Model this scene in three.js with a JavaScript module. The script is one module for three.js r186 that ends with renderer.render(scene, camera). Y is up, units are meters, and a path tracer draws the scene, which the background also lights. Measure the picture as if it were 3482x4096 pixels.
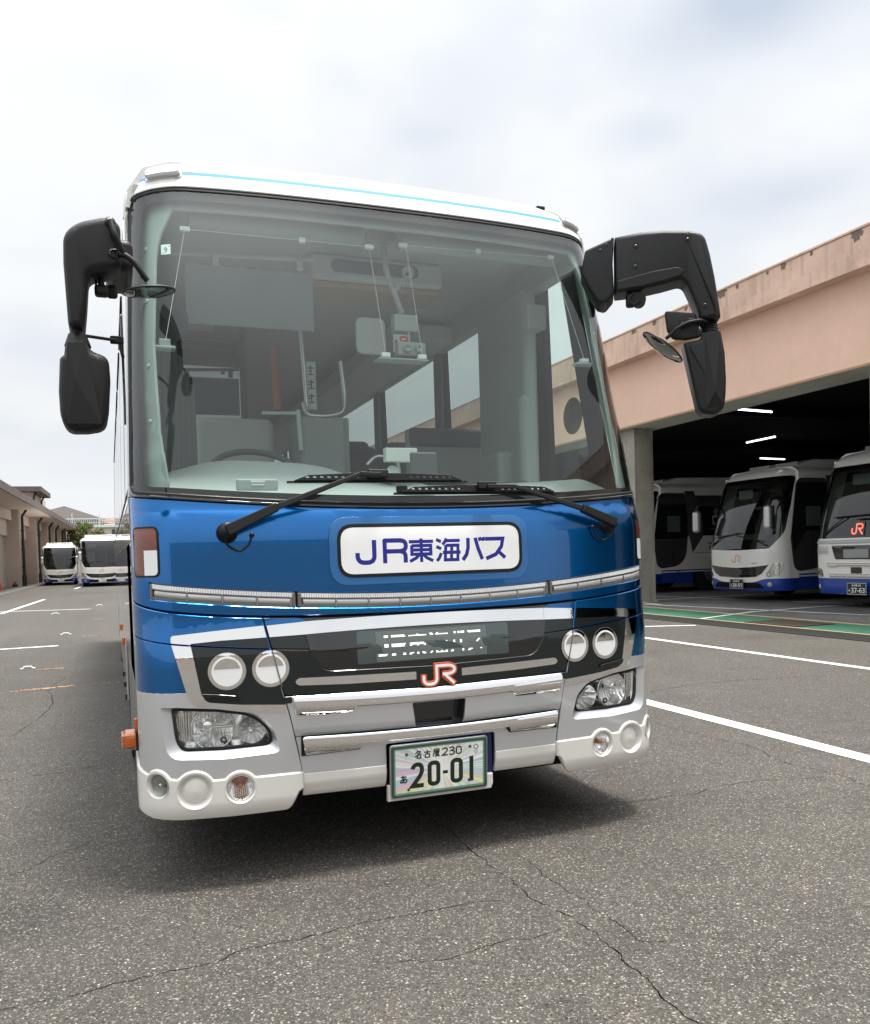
import * as THREE from 'three';
import { RoundedBoxGeometry } from 'three/addons/geometries/RoundedBoxGeometry.js';
import { mergeGeometries, toCreasedNormals } from 'three/addons/utils/BufferGeometryUtils.js';
import { ImprovedNoise } from 'three/addons/math/ImprovedNoise.js';

// ---------------------------------------------------------------- camera, sky, sun, exposure
const renderer = new THREE.WebGLRenderer({ antialias: true });
renderer.toneMapping = THREE.LinearToneMapping;
renderer.toneMappingExposure = 1.85;
renderer.shadowMap.enabled = true;
const scene = new THREE.Scene();
// a 24 mm phone lens; the picture keeps the upper 4096 of 4642 rows, hence the view offset
const camera = new THREE.PerspectiveCamera(2 * THREE.MathUtils.radToDeg(Math.atan(2321 / 3396.84)), 3482 / 4642, 0.1, 2000);
camera.setViewOffset(3482, 4642, 0, 0, 3482, 4096);
camera.rotation.order = 'YXZ';
camera.rotation.set(THREE.MathUtils.degToRad(-1.80), THREE.MathUtils.degToRad(-20.914), THREE.MathUtils.degToRad(-1.681));
camera.position.set(-1.317, 1.35, 3.509);

const noise3 = new ImprovedNoise();
const fbm = (x, y, z, n = 5) => { let s = 0, a = 0.5; for (let i = 0; i < n; i++) { s += a * noise3.noise(x, y, z); x = x * 2.03 + 7.1; y = y * 2.03 + 3.7; z = z * 2.03 + 1.3; a *= 0.5; } return s; };
const smooth = (a, b, x) => { const t = Math.min(1, Math.max(0, (x - a) / (b - a))); return t * t * (3 - 2 * t); };
const lerp = (a, b, t) => a + (b - a) * t;
{
  const W = 1024, H = 512, d = new Float32Array(W * H * 4);
  for (let j = 0; j < H; j++) {
    const el = ((j + 0.5) / H - 0.5) * Math.PI, y = Math.sin(el), c = Math.cos(el);
    for (let i = 0; i < W; i++) {
      const az = ((i + 0.5) / W - 0.5) * 2 * Math.PI, x = c * Math.cos(az), z = c * Math.sin(az);
      // a cloud layer seen on a flat-ish ceiling: stretched towards the horizon
      const k = 1 / (Math.max(y, 0) + 0.22), cx = x * k, cz = z * k;
      const big = fbm(cx * 0.75 + 3.4, 1.7, cz * 0.75 - 2.2, 4), fine = fbm(cx * 2.6 + 9.1, 5.2, cz * 2.6 + 4.4, 5);
      let dark = smooth(-0.22, 0.42, big * 0.75 + fine * 0.85);
      const az0 = Math.atan2(x, -z), e0 = el;                                   // azimuth right of the bus axis
      const blob = (a, e, wa, we) => Math.exp(-(((az0 - a) / wa) ** 2) - (((e0 - e) / we) ** 2));
      const ragged = 0.85 + 1.5 * fine + 0.8 * big;
      dark = Math.max(dark * 0.42, 0.68 * ragged * blob(0.74, 0.535, 0.22, 0.065), 0.85 * ragged * blob(1.1, 0.62, 0.4, 0.14), 0.62 * ragged * blob(0.61, 0.435, 0.07, 0.03), 0.55 * ragged * blob(0.76, 0.36, 0.13, 0.035), 0.38 * ragged * blob(0.37, 0.45, 0.08, 0.03), 0.26 * ragged * blob(0.06, 0.47, 0.12, 0.04), 0.3 * ragged * blob(0.19, 0.56, 0.05, 0.02));
      dark = Math.min(1, Math.max(0, dark)) * smooth(0.0, 0.2, y);
      const glow = 0.505 + 0.25 * Math.max(0, y) ** 2 + 1.4 * smooth(0.56, 1, y);                                   // an overcast sky is brightest overhead
      const hi = [0.975 * glow, 1.0 * glow, 1.02 * glow], lo = [0.335, 0.375, 0.44];
      for (let n = 0; n < 3; n++) d[(j * W + i) * 4 + n] = lerp(hi[n], lo[n], dark);
      d[(j * W + i) * 4 + 3] = 1;
    }
  }
  const t = new THREE.DataTexture(d, W, H, THREE.RGBAFormat, THREE.FloatType);
  t.mapping = THREE.EquirectangularReflectionMapping;
  t.magFilter = THREE.LinearFilter; t.needsUpdate = true;
  scene.background = t; scene.environment = t;
}
const sun = new THREE.DirectionalLight(new THREE.Color(1, 0.95, 0.88), 2.8);
sun.position.set(7, 40, 2.5); sun.target.position.set(0, 0, 0);
sun.castShadow = true; sun.shadow.radius = 22; sun.shadow.mapSize.set(2048, 2048);
Object.assign(sun.shadow.camera, { left: -40, right: 40, top: 40, bottom: -60, near: 1, far: 160 });
sun.name = 'sun_light';
scene.add(sun, sun.target);

// ---------------------------------------------------------------- helpers
function rng(a) { return () => { a = (a + 0x6d2b79f5) | 0; let t = Math.imul(a ^ (a >>> 15), 1 | a); t = (t + Math.imul(t ^ (t >>> 7), 61 | t)) ^ t; return ((t ^ (t >>> 14)) >>> 0) / 4294967296; }; }
const V = (x, y, z) => new THREE.Vector3(x, y, z);
const names = new Map();
function numbered(n) { const k = names.get(n) ?? 0; names.set(n, k + 1); return k ? n + '_' + String(k).padStart(3, '0') : n; }
function planarUV(g, s = 1) {
  const p = g.attributes.position, n = g.attributes.normal, uv = new Float32Array(p.count * 2);
  for (let i = 0; i < p.count; i++) {
    const ax = Math.abs(n.getX(i)), ay = Math.abs(n.getY(i)), az = Math.abs(n.getZ(i));
    const [u, v] = ay >= ax && ay >= az ? [p.getX(i), p.getZ(i)] : ax >= az ? [p.getZ(i), p.getY(i)] : [p.getX(i), p.getY(i)];
    uv[2 * i] = u * s; uv[2 * i + 1] = v * s;
  }
  g.setAttribute('uv', new THREE.BufferAttribute(uv, 2));
  return g;
}
function merge(list) {
  const l = list.flat(9).map((g) => { const o = g.index ? g.toNonIndexed() : g.clone(); for (const k of Object.keys(o.attributes)) if (!['position', 'normal', 'uv'].includes(k)) o.deleteAttribute(k); if (!o.attributes.uv) planarUV(o); o.morphAttributes = {}; return o; });
  return l.length === 1 ? l[0] : mergeGeometries(l);
}
// one named mesh from one or several geometries
function part(name, geo, mat, parent, label) {
  const g = Array.isArray(geo) ? merge(geo) : geo;
  if (mat.userData.metres) planarUV(g);
  const m = new THREE.Mesh(g, mat);
  m.name = parent === scene ? numbered(name) : name;
  m.castShadow = m.receiveShadow = true;
  if (label) m.userData.label = label;
  parent.add(m);
  return m;
}
function thing(name, label, category, pos = [0, 0, 0], turn = 0, group) {
  const o = new THREE.Group(); o.name = numbered(name); o.position.set(...pos); o.rotation.y = turn;
  o.userData = { label, category }; if (group) o.userData.group = group;
  scene.add(o); return o;
}
function tag(o, label, category, group) { Object.assign(o.userData, { label, category }); if (group) o.userData.group = group; return o; }
function struct(name, geo, mat, label) { const m = part(name, geo, mat, scene, label); m.userData.kind = 'structure'; return m; }
function box(w, h, d, x = 0, y = 0, z = 0, r = 0) { const g = r > 0 ? new RoundedBoxGeometry(w, h, d, 3, Math.min(r, w / 2.01, h / 2.01, d / 2.01)) : new THREE.BoxGeometry(w, h, d); g.translate(x, y, z); return g; }
const span = (x0, x1, y0, y1, z0, z1, r = 0) => box(x1 - x0, y1 - y0, z1 - z0, (x0 + x1) / 2, (y0 + y1) / 2, (z0 + z1) / 2, r);
function rod(a, b, r0, r1 = r0, seg = 14) {
  const d = b.clone().sub(a), g = new THREE.CylinderGeometry(r1, r0, d.length(), seg);
  g.applyQuaternion(new THREE.Quaternion().setFromUnitVectors(V(0, 1, 0), d.clone().normalize())); g.translate((a.x + b.x) / 2, (a.y + b.y) / 2, (a.z + b.z) / 2); return g;
}
const tube = (pts, r, n = 40, seg = 10) => new THREE.TubeGeometry(new THREE.CatmullRomCurve3(pts, false, 'catmullrom', 0.35), n, r, seg);
// flat sheet on the ground from a list of [x, z] corners
function sheet(pts, y) {
  const s = new THREE.Shape(pts.map(([x, z]) => new THREE.Vector2(x, -z))), g = new THREE.ShapeGeometry(s);
  g.rotateX(-Math.PI / 2); g.translate(0, y, 0); return g;
}
const lathe = (pts, seg = 40) => { const g = new THREE.LatheGeometry(pts.map(([r, z]) => new THREE.Vector2(r, z)), seg); g.rotateX(Math.PI / 2); return g; };   // axis along +z
// ---- contours in (s, v): rounded polygons, circles, mirrored copies
function rounded(pts, radius, n = 6) {
  const out = [];
  for (let i = 0; i < pts.length; i++) {
    const p = pts[i], a = pts[(i + pts.length - 1) % pts.length], b = pts[(i + 1) % pts.length], r0 = p[2] ?? radius;
    if (!r0) { out.push([p[0], p[1]]); continue; }
    const la = Math.hypot(a[0] - p[0], a[1] - p[1]), lb = Math.hypot(b[0] - p[0], b[1] - p[1]), r = Math.min(r0, la * 0.49, lb * 0.49);
    const A = [p[0] + (a[0] - p[0]) / la * r, p[1] + (a[1] - p[1]) / la * r], B = [p[0] + (b[0] - p[0]) / lb * r, p[1] + (b[1] - p[1]) / lb * r];
    for (let k = 0; k <= n; k++) { const t = k / n, u = 1 - t; out.push([u * u * A[0] + 2 * u * t * p[0] + t * t * B[0], u * u * A[1] + 2 * u * t * p[1] + t * t * B[1]]); }
  }
  return out;
}
const rect = (x0, x1, y0, y1, r = 0, n = 6) => rounded([[x0, y0], [x1, y0], [x1, y1], [x0, y1]], r, n);
const ring = (cx, cy, rx, ry = rx, n = 40) => Array.from({ length: n }, (_, i) => [cx + rx * Math.cos(i / n * 2 * Math.PI), cy + ry * Math.sin(i / n * 2 * Math.PI)]);
const flip = (pts) => pts.map(([x, y, r]) => (r === undefined ? [-x, y] : [-x, y, r])).reverse();
const area = (c) => { let s = 0; for (let i = 0; i < c.length; i++) { const a = c[i], b = c[(i + 1) % c.length]; s += a[0] * b[1] - b[0] * a[1]; } return s / 2; };
const ccw = (c) => (area(c) < 0 ? c.slice().reverse() : c), cw = (c) => (area(c) > 0 ? c.slice().reverse() : c);
const strip = (s0, s1, top, bottom, n = 24) => [...Array.from({ length: n + 1 }, (_, i) => { const s = lerp(s0, s1, i / n); return [s, bottom(s)]; }), ...Array.from({ length: n + 1 }, (_, i) => { const s = lerp(s1, s0, i / n); return [s, top(s)]; })];
function resample(c, n) {
  const L = [0]; for (let i = 0; i < c.length; i++) { const a = c[i], b = c[(i + 1) % c.length]; L.push(L[i] + Math.hypot(b[0] - a[0], b[1] - a[1])); }
  const T = L[c.length], out = []; let k = 0;
  for (let i = 0; i < n; i++) { const t = i / n * T; while (L[k + 1] < t) k++; const f = (t - L[k]) / (L[k + 1] - L[k] || 1), a = c[k], b = c[(k + 1) % c.length]; out.push([lerp(a[0], b[0], f), lerp(a[1], b[1], f)]); }
  return out;
}
// ---- a vehicle's front as a surface over (s: metres along the plan from the middle, v: height)
function makeSkin({ W = 1.245, R, profile, narrow, k2, k4 }) {
  const tables = new Map();
  const table = (r) => {
    const key = Math.round(r * 200) / 200; if (tables.has(key)) return tables.get(key);
    const T = { x: [0], z: [0], s: [0] }, plan = (x) => { const e = x - (W - key); return -(k2 * x * x + k4 * x ** 4) - (e > 0 ? key - Math.sqrt(Math.max(0, key * key - e * e)) : 0); };
    for (let i = 1; i <= 140; i++) { const x = i <= 60 ? (W - key) * i / 60 : W - key + key * Math.sin((i - 60) / 80 * Math.PI / 2), z = plan(x); T.s.push(T.s[i - 1] + Math.hypot(x - T.x[i - 1], z - T.z[i - 1])); T.x.push(x); T.z.push(z); }
    tables.set(key, T); return T;
  };
  const SMAX = table(R(1)).s[140];
  const base = (s, v) => {
    const T = table(R(v)), a = Math.abs(s), [y, z0] = profile(v); let x, z;
    if (a <= SMAX) { const q = a / SMAX * T.s[140]; let lo = 0, hi = 140; while (hi - lo > 1) { const m = (lo + hi) >> 1; if (T.s[m] <= q) lo = m; else hi = m; } const f = (q - T.s[lo]) / (T.s[hi] - T.s[lo]); x = lerp(T.x[lo], T.x[hi], f); z = lerp(T.z[lo], T.z[hi], f); }
    else { x = W; z = T.z[140] - (a - SMAX); }
    return V(Math.sign(s) * x * narrow(v) / W, y, z + z0);
  };
  const normal = (s, v) => { const e = 0.006, a = base(s + e, v).sub(base(s - e, v)), b = base(s, v + e).sub(base(s, v - e)); return a.cross(b).normalize(); };
  const at = (s, v, off = 0) => { const p = base(s, v); return off ? p.addScaledVector(normal(s, v), off) : p; };
  const frame = (s, v, off = 0) => { const n = normal(s, v), x = V(0, 1, 0).cross(n).normalize(), y = n.clone().cross(x); return new THREE.Matrix4().makeBasis(x, y, n).setPosition(at(s, v, off)); };
  return { base, normal, at, frame, SMAX, W };
}
function clipGrid(polys, axis, step) {
  const out = [];
  for (const poly of polys) {
    let lo = Infinity, hi = -Infinity; for (const p of poly) { lo = Math.min(lo, p[axis]); hi = Math.max(hi, p[axis]); }
    let rest = poly;
    for (let k = Math.floor(lo / step) + 1; k * step < hi - 1e-9 && rest.length > 2; k++) {
      const c = k * step, A = [], B = [];
      for (let i = 0; i < rest.length; i++) {
        const p = rest[i], q = rest[(i + 1) % rest.length], dp = p[axis] - c, dq = q[axis] - c;
        if (dp <= 1e-9) A.push(p); if (dp >= -1e-9) B.push(p);
        if ((dp < -1e-9 && dq > 1e-9) || (dp > 1e-9 && dq < -1e-9)) { const t = dp / (dp - dq), m = [lerp(p[0], q[0], t), lerp(p[1], q[1], t)]; m[axis] = c; A.push(m); B.push(m); }
      }
      if (A.length > 2) out.push(A); rest = B;
    }
    if (rest.length > 2) out.push(rest);
  }
  return out;
}
function gridContour(c, step) {
  const out = [];
  for (let i = 0; i < c.length; i++) {
    const a = c[i], b = c[(i + 1) % c.length], ts = [0];
    for (const ax of [0, 1]) { const d = b[ax] - a[ax]; if (Math.abs(d) < 1e-9) continue; for (let k = Math.ceil(Math.min(a[ax], b[ax]) / step[ax] - 1e-9); k * step[ax] <= Math.max(a[ax], b[ax]); k++) { const t = (k * step[ax] - a[ax]) / d; if (t > 1e-5 && t < 1 - 1e-5) ts.push(t); } }
    for (const t of [...new Set(ts)].sort((x, y) => x - y)) out.push([lerp(a[0], b[0], t), lerp(a[1], b[1], t)]);
  }
  return out;
}
// a curved plate with thickness and chamfered edge cut out of the surface
function plate(skin, contour, holes = [], { off = 0, th = 0.012, bev = 0.0015, step = [0.045, 0.07], uv } = {}) {
  const offAt = typeof off === 'function' ? off : () => off;
  const outer = gridContour(ccw(contour), step), inner = holes.map((h) => gridContour(cw(h), step)), all = [outer, ...inner].flat();
  const tri = THREE.ShapeUtils.triangulateShape(outer.map((p) => new THREE.Vector2(...p)), inner.map((h) => h.map((p) => new THREE.Vector2(...p))));
  let polys = tri.map((t) => { const q = t.map((i) => all[i]); return area(q) < 0 ? q.reverse() : q; });
  polys = clipGrid(clipGrid(polys, 0, step[0]), 1, step[1]);
  const pos = [], nor = [], uvs = [];
  let s0 = Infinity, s1 = -Infinity, v0 = Infinity, v1 = -Infinity; for (const p of outer) { s0 = Math.min(s0, p[0]); s1 = Math.max(s1, p[0]); v0 = Math.min(v0, p[1]); v1 = Math.max(v1, p[1]); }
  const U = uv ? (p) => [(p[0] - uv[0]) / (uv[1] - uv[0]), (p[1] - uv[2]) / (uv[3] - uv[2])] : (p) => [(p[0] - s0) / (s1 - s0), (p[1] - v0) / (v1 - v0)];
  const varying = typeof off === 'function';
  const N = (s, v) => { if (!varying) return skin.normal(s, v); const e = 0.004, f = (a, b) => skin.at(a, b, offAt(a, b) + th); return f(s + e, v).sub(f(s - e, v)).cross(f(s, v + e).sub(f(s, v - e))).normalize(); };
  const cache = new Map(), front = (p) => { const k = p[0].toFixed(5) + ',' + p[1].toFixed(5); if (!cache.has(k)) cache.set(k, [skin.at(p[0], p[1], offAt(...p) + th), N(...p)]); return cache.get(k); };
  for (const q of polys) for (let i = 1; i + 1 < q.length; i++) for (const p of [q[0], q[i], q[i + 1]]) { const [a, n] = front(p); pos.push(a.x, a.y, a.z); nor.push(n.x, n.y, n.z); uvs.push(...U(p)); }
  const quad = (a, b, c, d, ua) => { const n = b.clone().sub(a).cross(d.clone().sub(a)); if (n.lengthSq() < 1e-16) n.copy(c.clone().sub(a).cross(d.clone().sub(a))); n.normalize(); for (const p of [a, b, c, a, c, d]) { pos.push(p.x, p.y, p.z); nor.push(n.x, n.y, n.z); uvs.push(...ua); } };
  for (const c of [outer, ...inner]) {
    const n = c.length, out2 = c.map((p, i) => { const a = c[(i + n - 1) % n], b = c[(i + 1) % n]; let x = b[1] - a[1], y = a[0] - b[0]; const l = Math.hypot(x, y) || 1; return [p[0] + x / l * bev, p[1] + y / l * bev]; });
    const F = c.map((p) => front(p)[0]), B = out2.map((p, i) => skin.at(p[0], p[1], offAt(...c[i]) + th - bev)), C = out2.map((p, i) => skin.at(p[0], p[1], offAt(...c[i])));
    for (let i = 0; i < n; i++) { const j = (i + 1) % n, u = U(c[i]); if (bev > 0) quad(F[i], B[i], B[j], F[j], u); quad(bev > 0 ? B[i] : F[i], C[i], C[j], bev > 0 ? B[j] : F[j], u); }
  }
  const g = new THREE.BufferGeometry();
  g.setAttribute('position', new THREE.Float32BufferAttribute(pos, 3)); g.setAttribute('normal', new THREE.Float32BufferAttribute(nor, 3)); g.setAttribute('uv', new THREE.Float32BufferAttribute(uvs, 2));
  return g;
}
// a sloping rim between two contours at two depths
function rim(skin, c1, off1, c2, off2, n = 128) {
  const cx = c2.reduce((t, p) => t + p[0], 0) / c2.length, cy = (Math.min(...c2.map((p) => p[1])) + Math.max(...c2.map((p) => p[1]))) / 2, X = (Math.min(...c2.map((p) => p[0])) + Math.max(...c2.map((p) => p[0]))) / 2;
  const hit = (c, a) => { const dx = Math.cos(a), dy = Math.sin(a); let best = null; for (let i = 0; i < c.length; i++) { const p = c[i], q = c[(i + 1) % c.length], ex = q[0] - p[0], ey = q[1] - p[1], det = dx * -ey + ex * dy; if (Math.abs(det) < 1e-12) continue; const t = ((p[0] - X) * -ey + ex * (p[1] - cy)) / det, u = (dx * (p[1] - cy) - dy * (p[0] - X)) / det; if (t > 0 && u >= -1e-9 && u <= 1 + 1e-9 && (best === null || t > best)) best = t; } return [X + dx * best, cy + dy * best]; };
  const w = (Math.max(...c2.map((p) => p[0])) - Math.min(...c2.map((p) => p[0]))) / (Math.max(...c2.map((p) => p[1])) - Math.min(...c2.map((p) => p[1])));
  const angs = Array.from({ length: n }, (_, i) => { const t = i / n * 2 * Math.PI; return Math.atan2(Math.sin(t), w * Math.cos(t)); });
  const A = angs.map((a) => hit(c1, a)).map((p) => skin.at(p[0], p[1], off1)), B = angs.map((a) => hit(c2, a)).map((p) => skin.at(p[0], p[1], off2)), pos = [], idx = [];
  for (let i = 0; i < n; i++) pos.push(A[i].x, A[i].y, A[i].z, B[i].x, B[i].y, B[i].z);
  for (let i = 0; i < n; i++) { const j = (i + 1) % n; idx.push(2 * i, 2 * j, 2 * j + 1, 2 * i, 2 * j + 1, 2 * i + 1); }
  const g = new THREE.BufferGeometry(); g.setAttribute('position', new THREE.Float32BufferAttribute(pos, 3)); g.setIndex(idx); g.computeVertexNormals();
  return g;
}
const on = (skin, g, s, v, off = 0) => { g.applyMatrix4(skin.frame(s, v, off)); return g; };
// an extruded outline in the x-y plane, bevelled, from z0 to z1
function slab(pts, z0, z1, bev = 0.01, holes = [], seg = 3) {
  const s = new THREE.Shape(ccw(pts).map((p) => new THREE.Vector2(p[0], p[1])));
  for (const h of holes) s.holes.push(new THREE.Path(cw(h).map((p) => new THREE.Vector2(...p))));
  const g = new THREE.ExtrudeGeometry(s, { depth: Math.max(1e-4, z1 - z0 - 2 * bev), bevelEnabled: bev > 0, bevelThickness: bev, bevelSize: bev, bevelOffset: -bev, bevelSegments: seg, curveSegments: 8 });
  g.translate(0, 0, z0 + bev); return bev >= 0.01 ? toCreasedNormals(g, 0.75) : g;
}
// ---------------------------------------------------------------- textures and materials
function dataTex(w, h, fn, { srgb = false, repeat = 1, repeatY = repeat } = {}) {
  const d = new Uint8Array(w * h * 4);
  for (let y = 0; y < h; y++) for (let x = 0; x < w; x++) { const c = fn(x, y), o = (y * w + x) * 4; d[o] = c[0]; d[o + 1] = c[1]; d[o + 2] = c[2]; d[o + 3] = 255; }
  const t = new THREE.DataTexture(d, w, h, THREE.RGBAFormat); t.wrapS = t.wrapT = THREE.RepeatWrapping; t.magFilter = THREE.LinearFilter; t.repeat.set(repeat, repeatY);
  if (srgb) t.colorSpace = THREE.SRGBColorSpace; t.needsUpdate = true; return t;
}
const toS = (l) => { l = Math.min(1, Math.max(0, l)); return 255 * (l <= 0.0031308 ? 12.92 * l : 1.055 * Math.pow(l, 1 / 2.4) - 0.055); };
function canvasTex(w, h, draw) { const c = document.createElement('canvas'); c.width = w; c.height = h; draw(c.getContext('2d'), w, h); const t = new THREE.CanvasTexture(c); t.colorSpace = THREE.SRGBColorSpace; t.anisotropy = 8; return t; }
const mat = (name, rgb, rough = 0.5, metal = 0, more = {}) => { const { metres, ...o } = more; const m = new THREE.MeshPhysicalMaterial({ color: new THREE.Color().setRGB(...rgb), roughness: rough, metalness: metal, ...o }); m.name = name; if (metres) m.userData.metres = true; return m; };
// periodic value noise
function tileNoise(seed, n) { const r = rng(seed), g = Float32Array.from({ length: n * n }, r); return (u, v) => { const x = (u - Math.floor(u)) * n, y = (v - Math.floor(v)) * n, i = Math.floor(x), j = Math.floor(y), s = smooth(0, 1, x - i), t = smooth(0, 1, y - j), G = (a, b) => g[(b % n) * n + (a % n)]; return lerp(lerp(G(i, j), G(i + 1, j), s), lerp(G(i, j + 1), G(i + 1, j + 1), s), t); }; }
// plaster and concrete: mottling, run-down streaks, fine grain
function wallTex(seed, rgb, { streak = 0.2, mottle = 0.15, grain = 0.06, dirt = [0.16, 0.13, 0.11], size = 512, metres = 4 } = {}) {
  const a = tileNoise(seed, 5), b = tileNoise(seed + 1, 14), c = tileNoise(seed + 2, 60), d = tileNoise(seed + 3, 34), r = rng(seed + 9);
  return dataTex(size, size, (x, y) => {
    const u = x / size, v = y / size, m = 1 + mottle * ((a(u, v) - 0.5) * 1.2 + (b(u, v) - 0.5) * 0.8) + grain * (c(u, v) - 0.5 + (r() - 0.5));
    const s = streak * Math.max(0, d(u, v * 0.06) - 0.55) * 2.2 * (0.4 + 0.6 * b(u, v * 0.3));
    return [0, 1, 2].map((k) => toS(lerp(rgb[k] * m, dirt[k], s)));
  }, { srgb: true, repeat: 1 / metres });
}
const M = {};
M.sillPaint = mat('black_window_sill', [0.02, 0.02, 0.022], 0.3, 0, { clearcoat: 0.6 });
M.blue = mat('blue_metallic_paint', [0.004, 0.150, 0.46], 0.24, 0.95, { clearcoat: 1, clearcoatRoughness: 0.025 });
M.signBlue = mat('sky_blue_film', [0.022, 0.15, 0.40], 0.4, 0.2, { clearcoat: 0.5, clearcoatRoughness: 0.12 });
M.silver = mat('silver_metallic_paint', [0.66, 0.675, 0.69], 0.38, 0.75, { clearcoat: 1, clearcoatRoughness: 0.05 });
M.cream = mat('warm_white_bumper_paint', [0.70, 0.68, 0.63], 0.35, 0, { clearcoat: 0.6, clearcoatRoughness: 0.1 });
M.white = mat('white_paint', [0.72, 0.715, 0.69], 0.5, 0, { specularIntensity: 0.5 });
M.pearl = mat('pale_blue_grey_paint', [0.42, 0.47, 0.56], 0.6, 0, { specularIntensity: 0.4 });
M.stripe = mat('light_blue_stripe', [0.075, 0.27, 0.62], 0.6, 0, { specularIntensity: 0.4 });
M.chrome = mat('chrome', [0.93, 0.93, 0.93], 0.03, 1);
{ const a = tileNoise(71, 64), b = tileNoise(72, 17); M.chromeFilm = mat('mirror_film', [0.90, 0.90, 0.89], 0.03, 1, { metres: true, bumpMap: dataTex(256, 256, (x, y) => { const h = 128 + 60 * (a(x / 256, y / 256) - 0.5) + 70 * (b(x / 256, y / 256) - 0.5); return [h, h, h]; }, { repeat: 4 }), bumpScale: 0.00010 }); }
M.mirrorGlass = mat('dark_mirror_glass', [0.30, 0.31, 0.31], 0.02, 1);
M.satin = mat('brushed_aluminium', [0.62, 0.62, 0.62], 0.3, 1);
M.graphite = mat('dark_graphite_film', [0.006, 0.0105, 0.0105], 0.3, 0, { specularIntensity: 0.6, clearcoat: 0.7, clearcoatRoughness: 0.04 });
M.black = mat('gloss_black', [0.006, 0.006, 0.007], 0.06, 0, { clearcoat: 1, clearcoatRoughness: 0.01 });
M.frit = mat('black_frit', [0.005, 0.005, 0.0055], 0.6, 0, { specularIntensity: 0.3 });
M.rubber = mat('black_rubber', [0.007, 0.007, 0.0075], 0.5, 0, { specularIntensity: 0.7 });
{ const a = tileNoise(5, 128); M.plastic = mat('moulded_black_plastic', [0.0085, 0.0085, 0.0095], 0.42, 0, { specularIntensity: 0.8, bumpMap: dataTex(256, 256, (x, y) => { const h = 255 * a(x / 256, y / 256); return [h, h, h]; }, { repeat: 6 }), bumpScale: 0.00018, metres: true }); }
M.navy = mat('navy_gap', [0.006, 0.012, 0.10], 0.4);
M.darkVoid = mat('dark_underbody', [0.006, 0.006, 0.006], 0.9);
M.windscreen = mat('green_tinted_laminated_glass', [0.82, 0.91, 0.88], 0, 0, { transmission: 0.988, thickness: 0, ior: 1.6 });
M.clear = mat('clear_lens', [0.97, 0.98, 0.98], 0, 0, { transmission: 1, thickness: 0, ior: 1.5 });
M.sideGlass = mat('grey_tinted_glass', [0.46, 0.50, 0.49], 0, 0, { transmission: 1, thickness: 0, ior: 1.6 });
M.darkGlass = mat('privacy_glass', [0.012, 0.013, 0.015], 0.03, 0, { clearcoat: 1, clearcoatRoughness: 0.01 });
M.doorGlass = mat('door_glass', [0.86, 0.92, 0.86], 0, 0, { transmission: 1, thickness: 0, ior: 1.5 });
M.reflector = mat('lamp_reflector', [0.95, 0.95, 0.94], 0.16, 1);
M.frost = mat('frosted_tube_lens', [0.44, 0.44, 0.43], 0.3, 0, { clearcoat: 1, clearcoatRoughness: 0.05 });
M.frostDark = mat('smoked_lamp_bed', [0.13, 0.127, 0.118], 0.35, 0, { clearcoat: 1, clearcoatRoughness: 0.05 });
M.amber = mat('amber_lens', [0.75, 0.17, 0.01], 0.15, 0, { clearcoat: 1, transmission: 0.35, thickness: 0 });
M.brown = mat('red_brown_reflector', [0.17, 0.03, 0.014], 0.35, 0, { clearcoat: 0.8 });
M.sticker = mat('white_film', [0.90, 0.905, 0.905], 0.45, 0, { clearcoat: 0.3 });
M.trim = mat('grey_green_interior_trim', [0.40, 0.44, 0.42], 0.6);
M.dash = mat('grey_dashboard', [0.38, 0.41, 0.40], 0.7);
M.dark = mat('dark_interior', [0.085, 0.09, 0.093], 0.75);
M.seat = mat('charcoal_seat_fabric', [0.06, 0.064, 0.07], 0.95, 0, { sheen: 0.3 });
M.seatGrey = mat('grey_seat_cover', [0.5, 0.52, 0.51], 0.9);
M.grey = mat('mid_grey_plastic', [0.34, 0.36, 0.355], 0.55);
M.pale = mat('pale_plastic', [0.62, 0.66, 0.63], 0.5);
M.acrylic = mat('grey_acrylic_visor', [0.40, 0.43, 0.43], 0.2, 0, { transmission: 0.75, thickness: 0, ior: 1.5 });
M.wood = mat('tan_edge_board', [0.46, 0.33, 0.17], 0.6);
M.thread = mat('white_cord', [0.85, 0.85, 0.83], 0.6);
M.orangePole = mat('orange_grip', [0.45, 0.13, 0.05], 0.6);
M.headlining = mat('headlining', [0.56, 0.58, 0.57], 0.9);
M.tyre = mat('tyre_rubber', [0.016, 0.016, 0.016], 0.85);
M.skirtBlue = mat('blue_skirt_paint', [0.012, 0.055, 0.36], 0.35, 0.1, { clearcoat: 0.8, clearcoatRoughness: 0.05 });
M.fleetWhite = mat('fleet_white_paint', [0.86, 0.845, 0.795], 0.33, 0, { clearcoat: 0.8, clearcoatRoughness: 0.06 });
M.charcoalBand = mat('charcoal_band', [0.06, 0.06, 0.062], 0.5);
M.glassDark = mat('parked_bus_windscreen', [0.34, 0.39, 0.385], 0, 0, { transmission: 1, thickness: 0, ior: 1.7 });
M.lamp = mat('fluorescent_lamp', [0.9, 0.9, 0.9], 0.4, 0, { emissive: new THREE.Color(1, 0.99, 0.96), emissiveIntensity: 3 });
M.pink = mat('pink_plaster', [1, 1, 1], 0.85, 0, { map: wallTex(21, [0.78, 0.53, 0.415], { streak: 0.05, mottle: 0.07, grain: 0.05, dirt: [0.40, 0.26, 0.2] }), metres: true });
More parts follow.
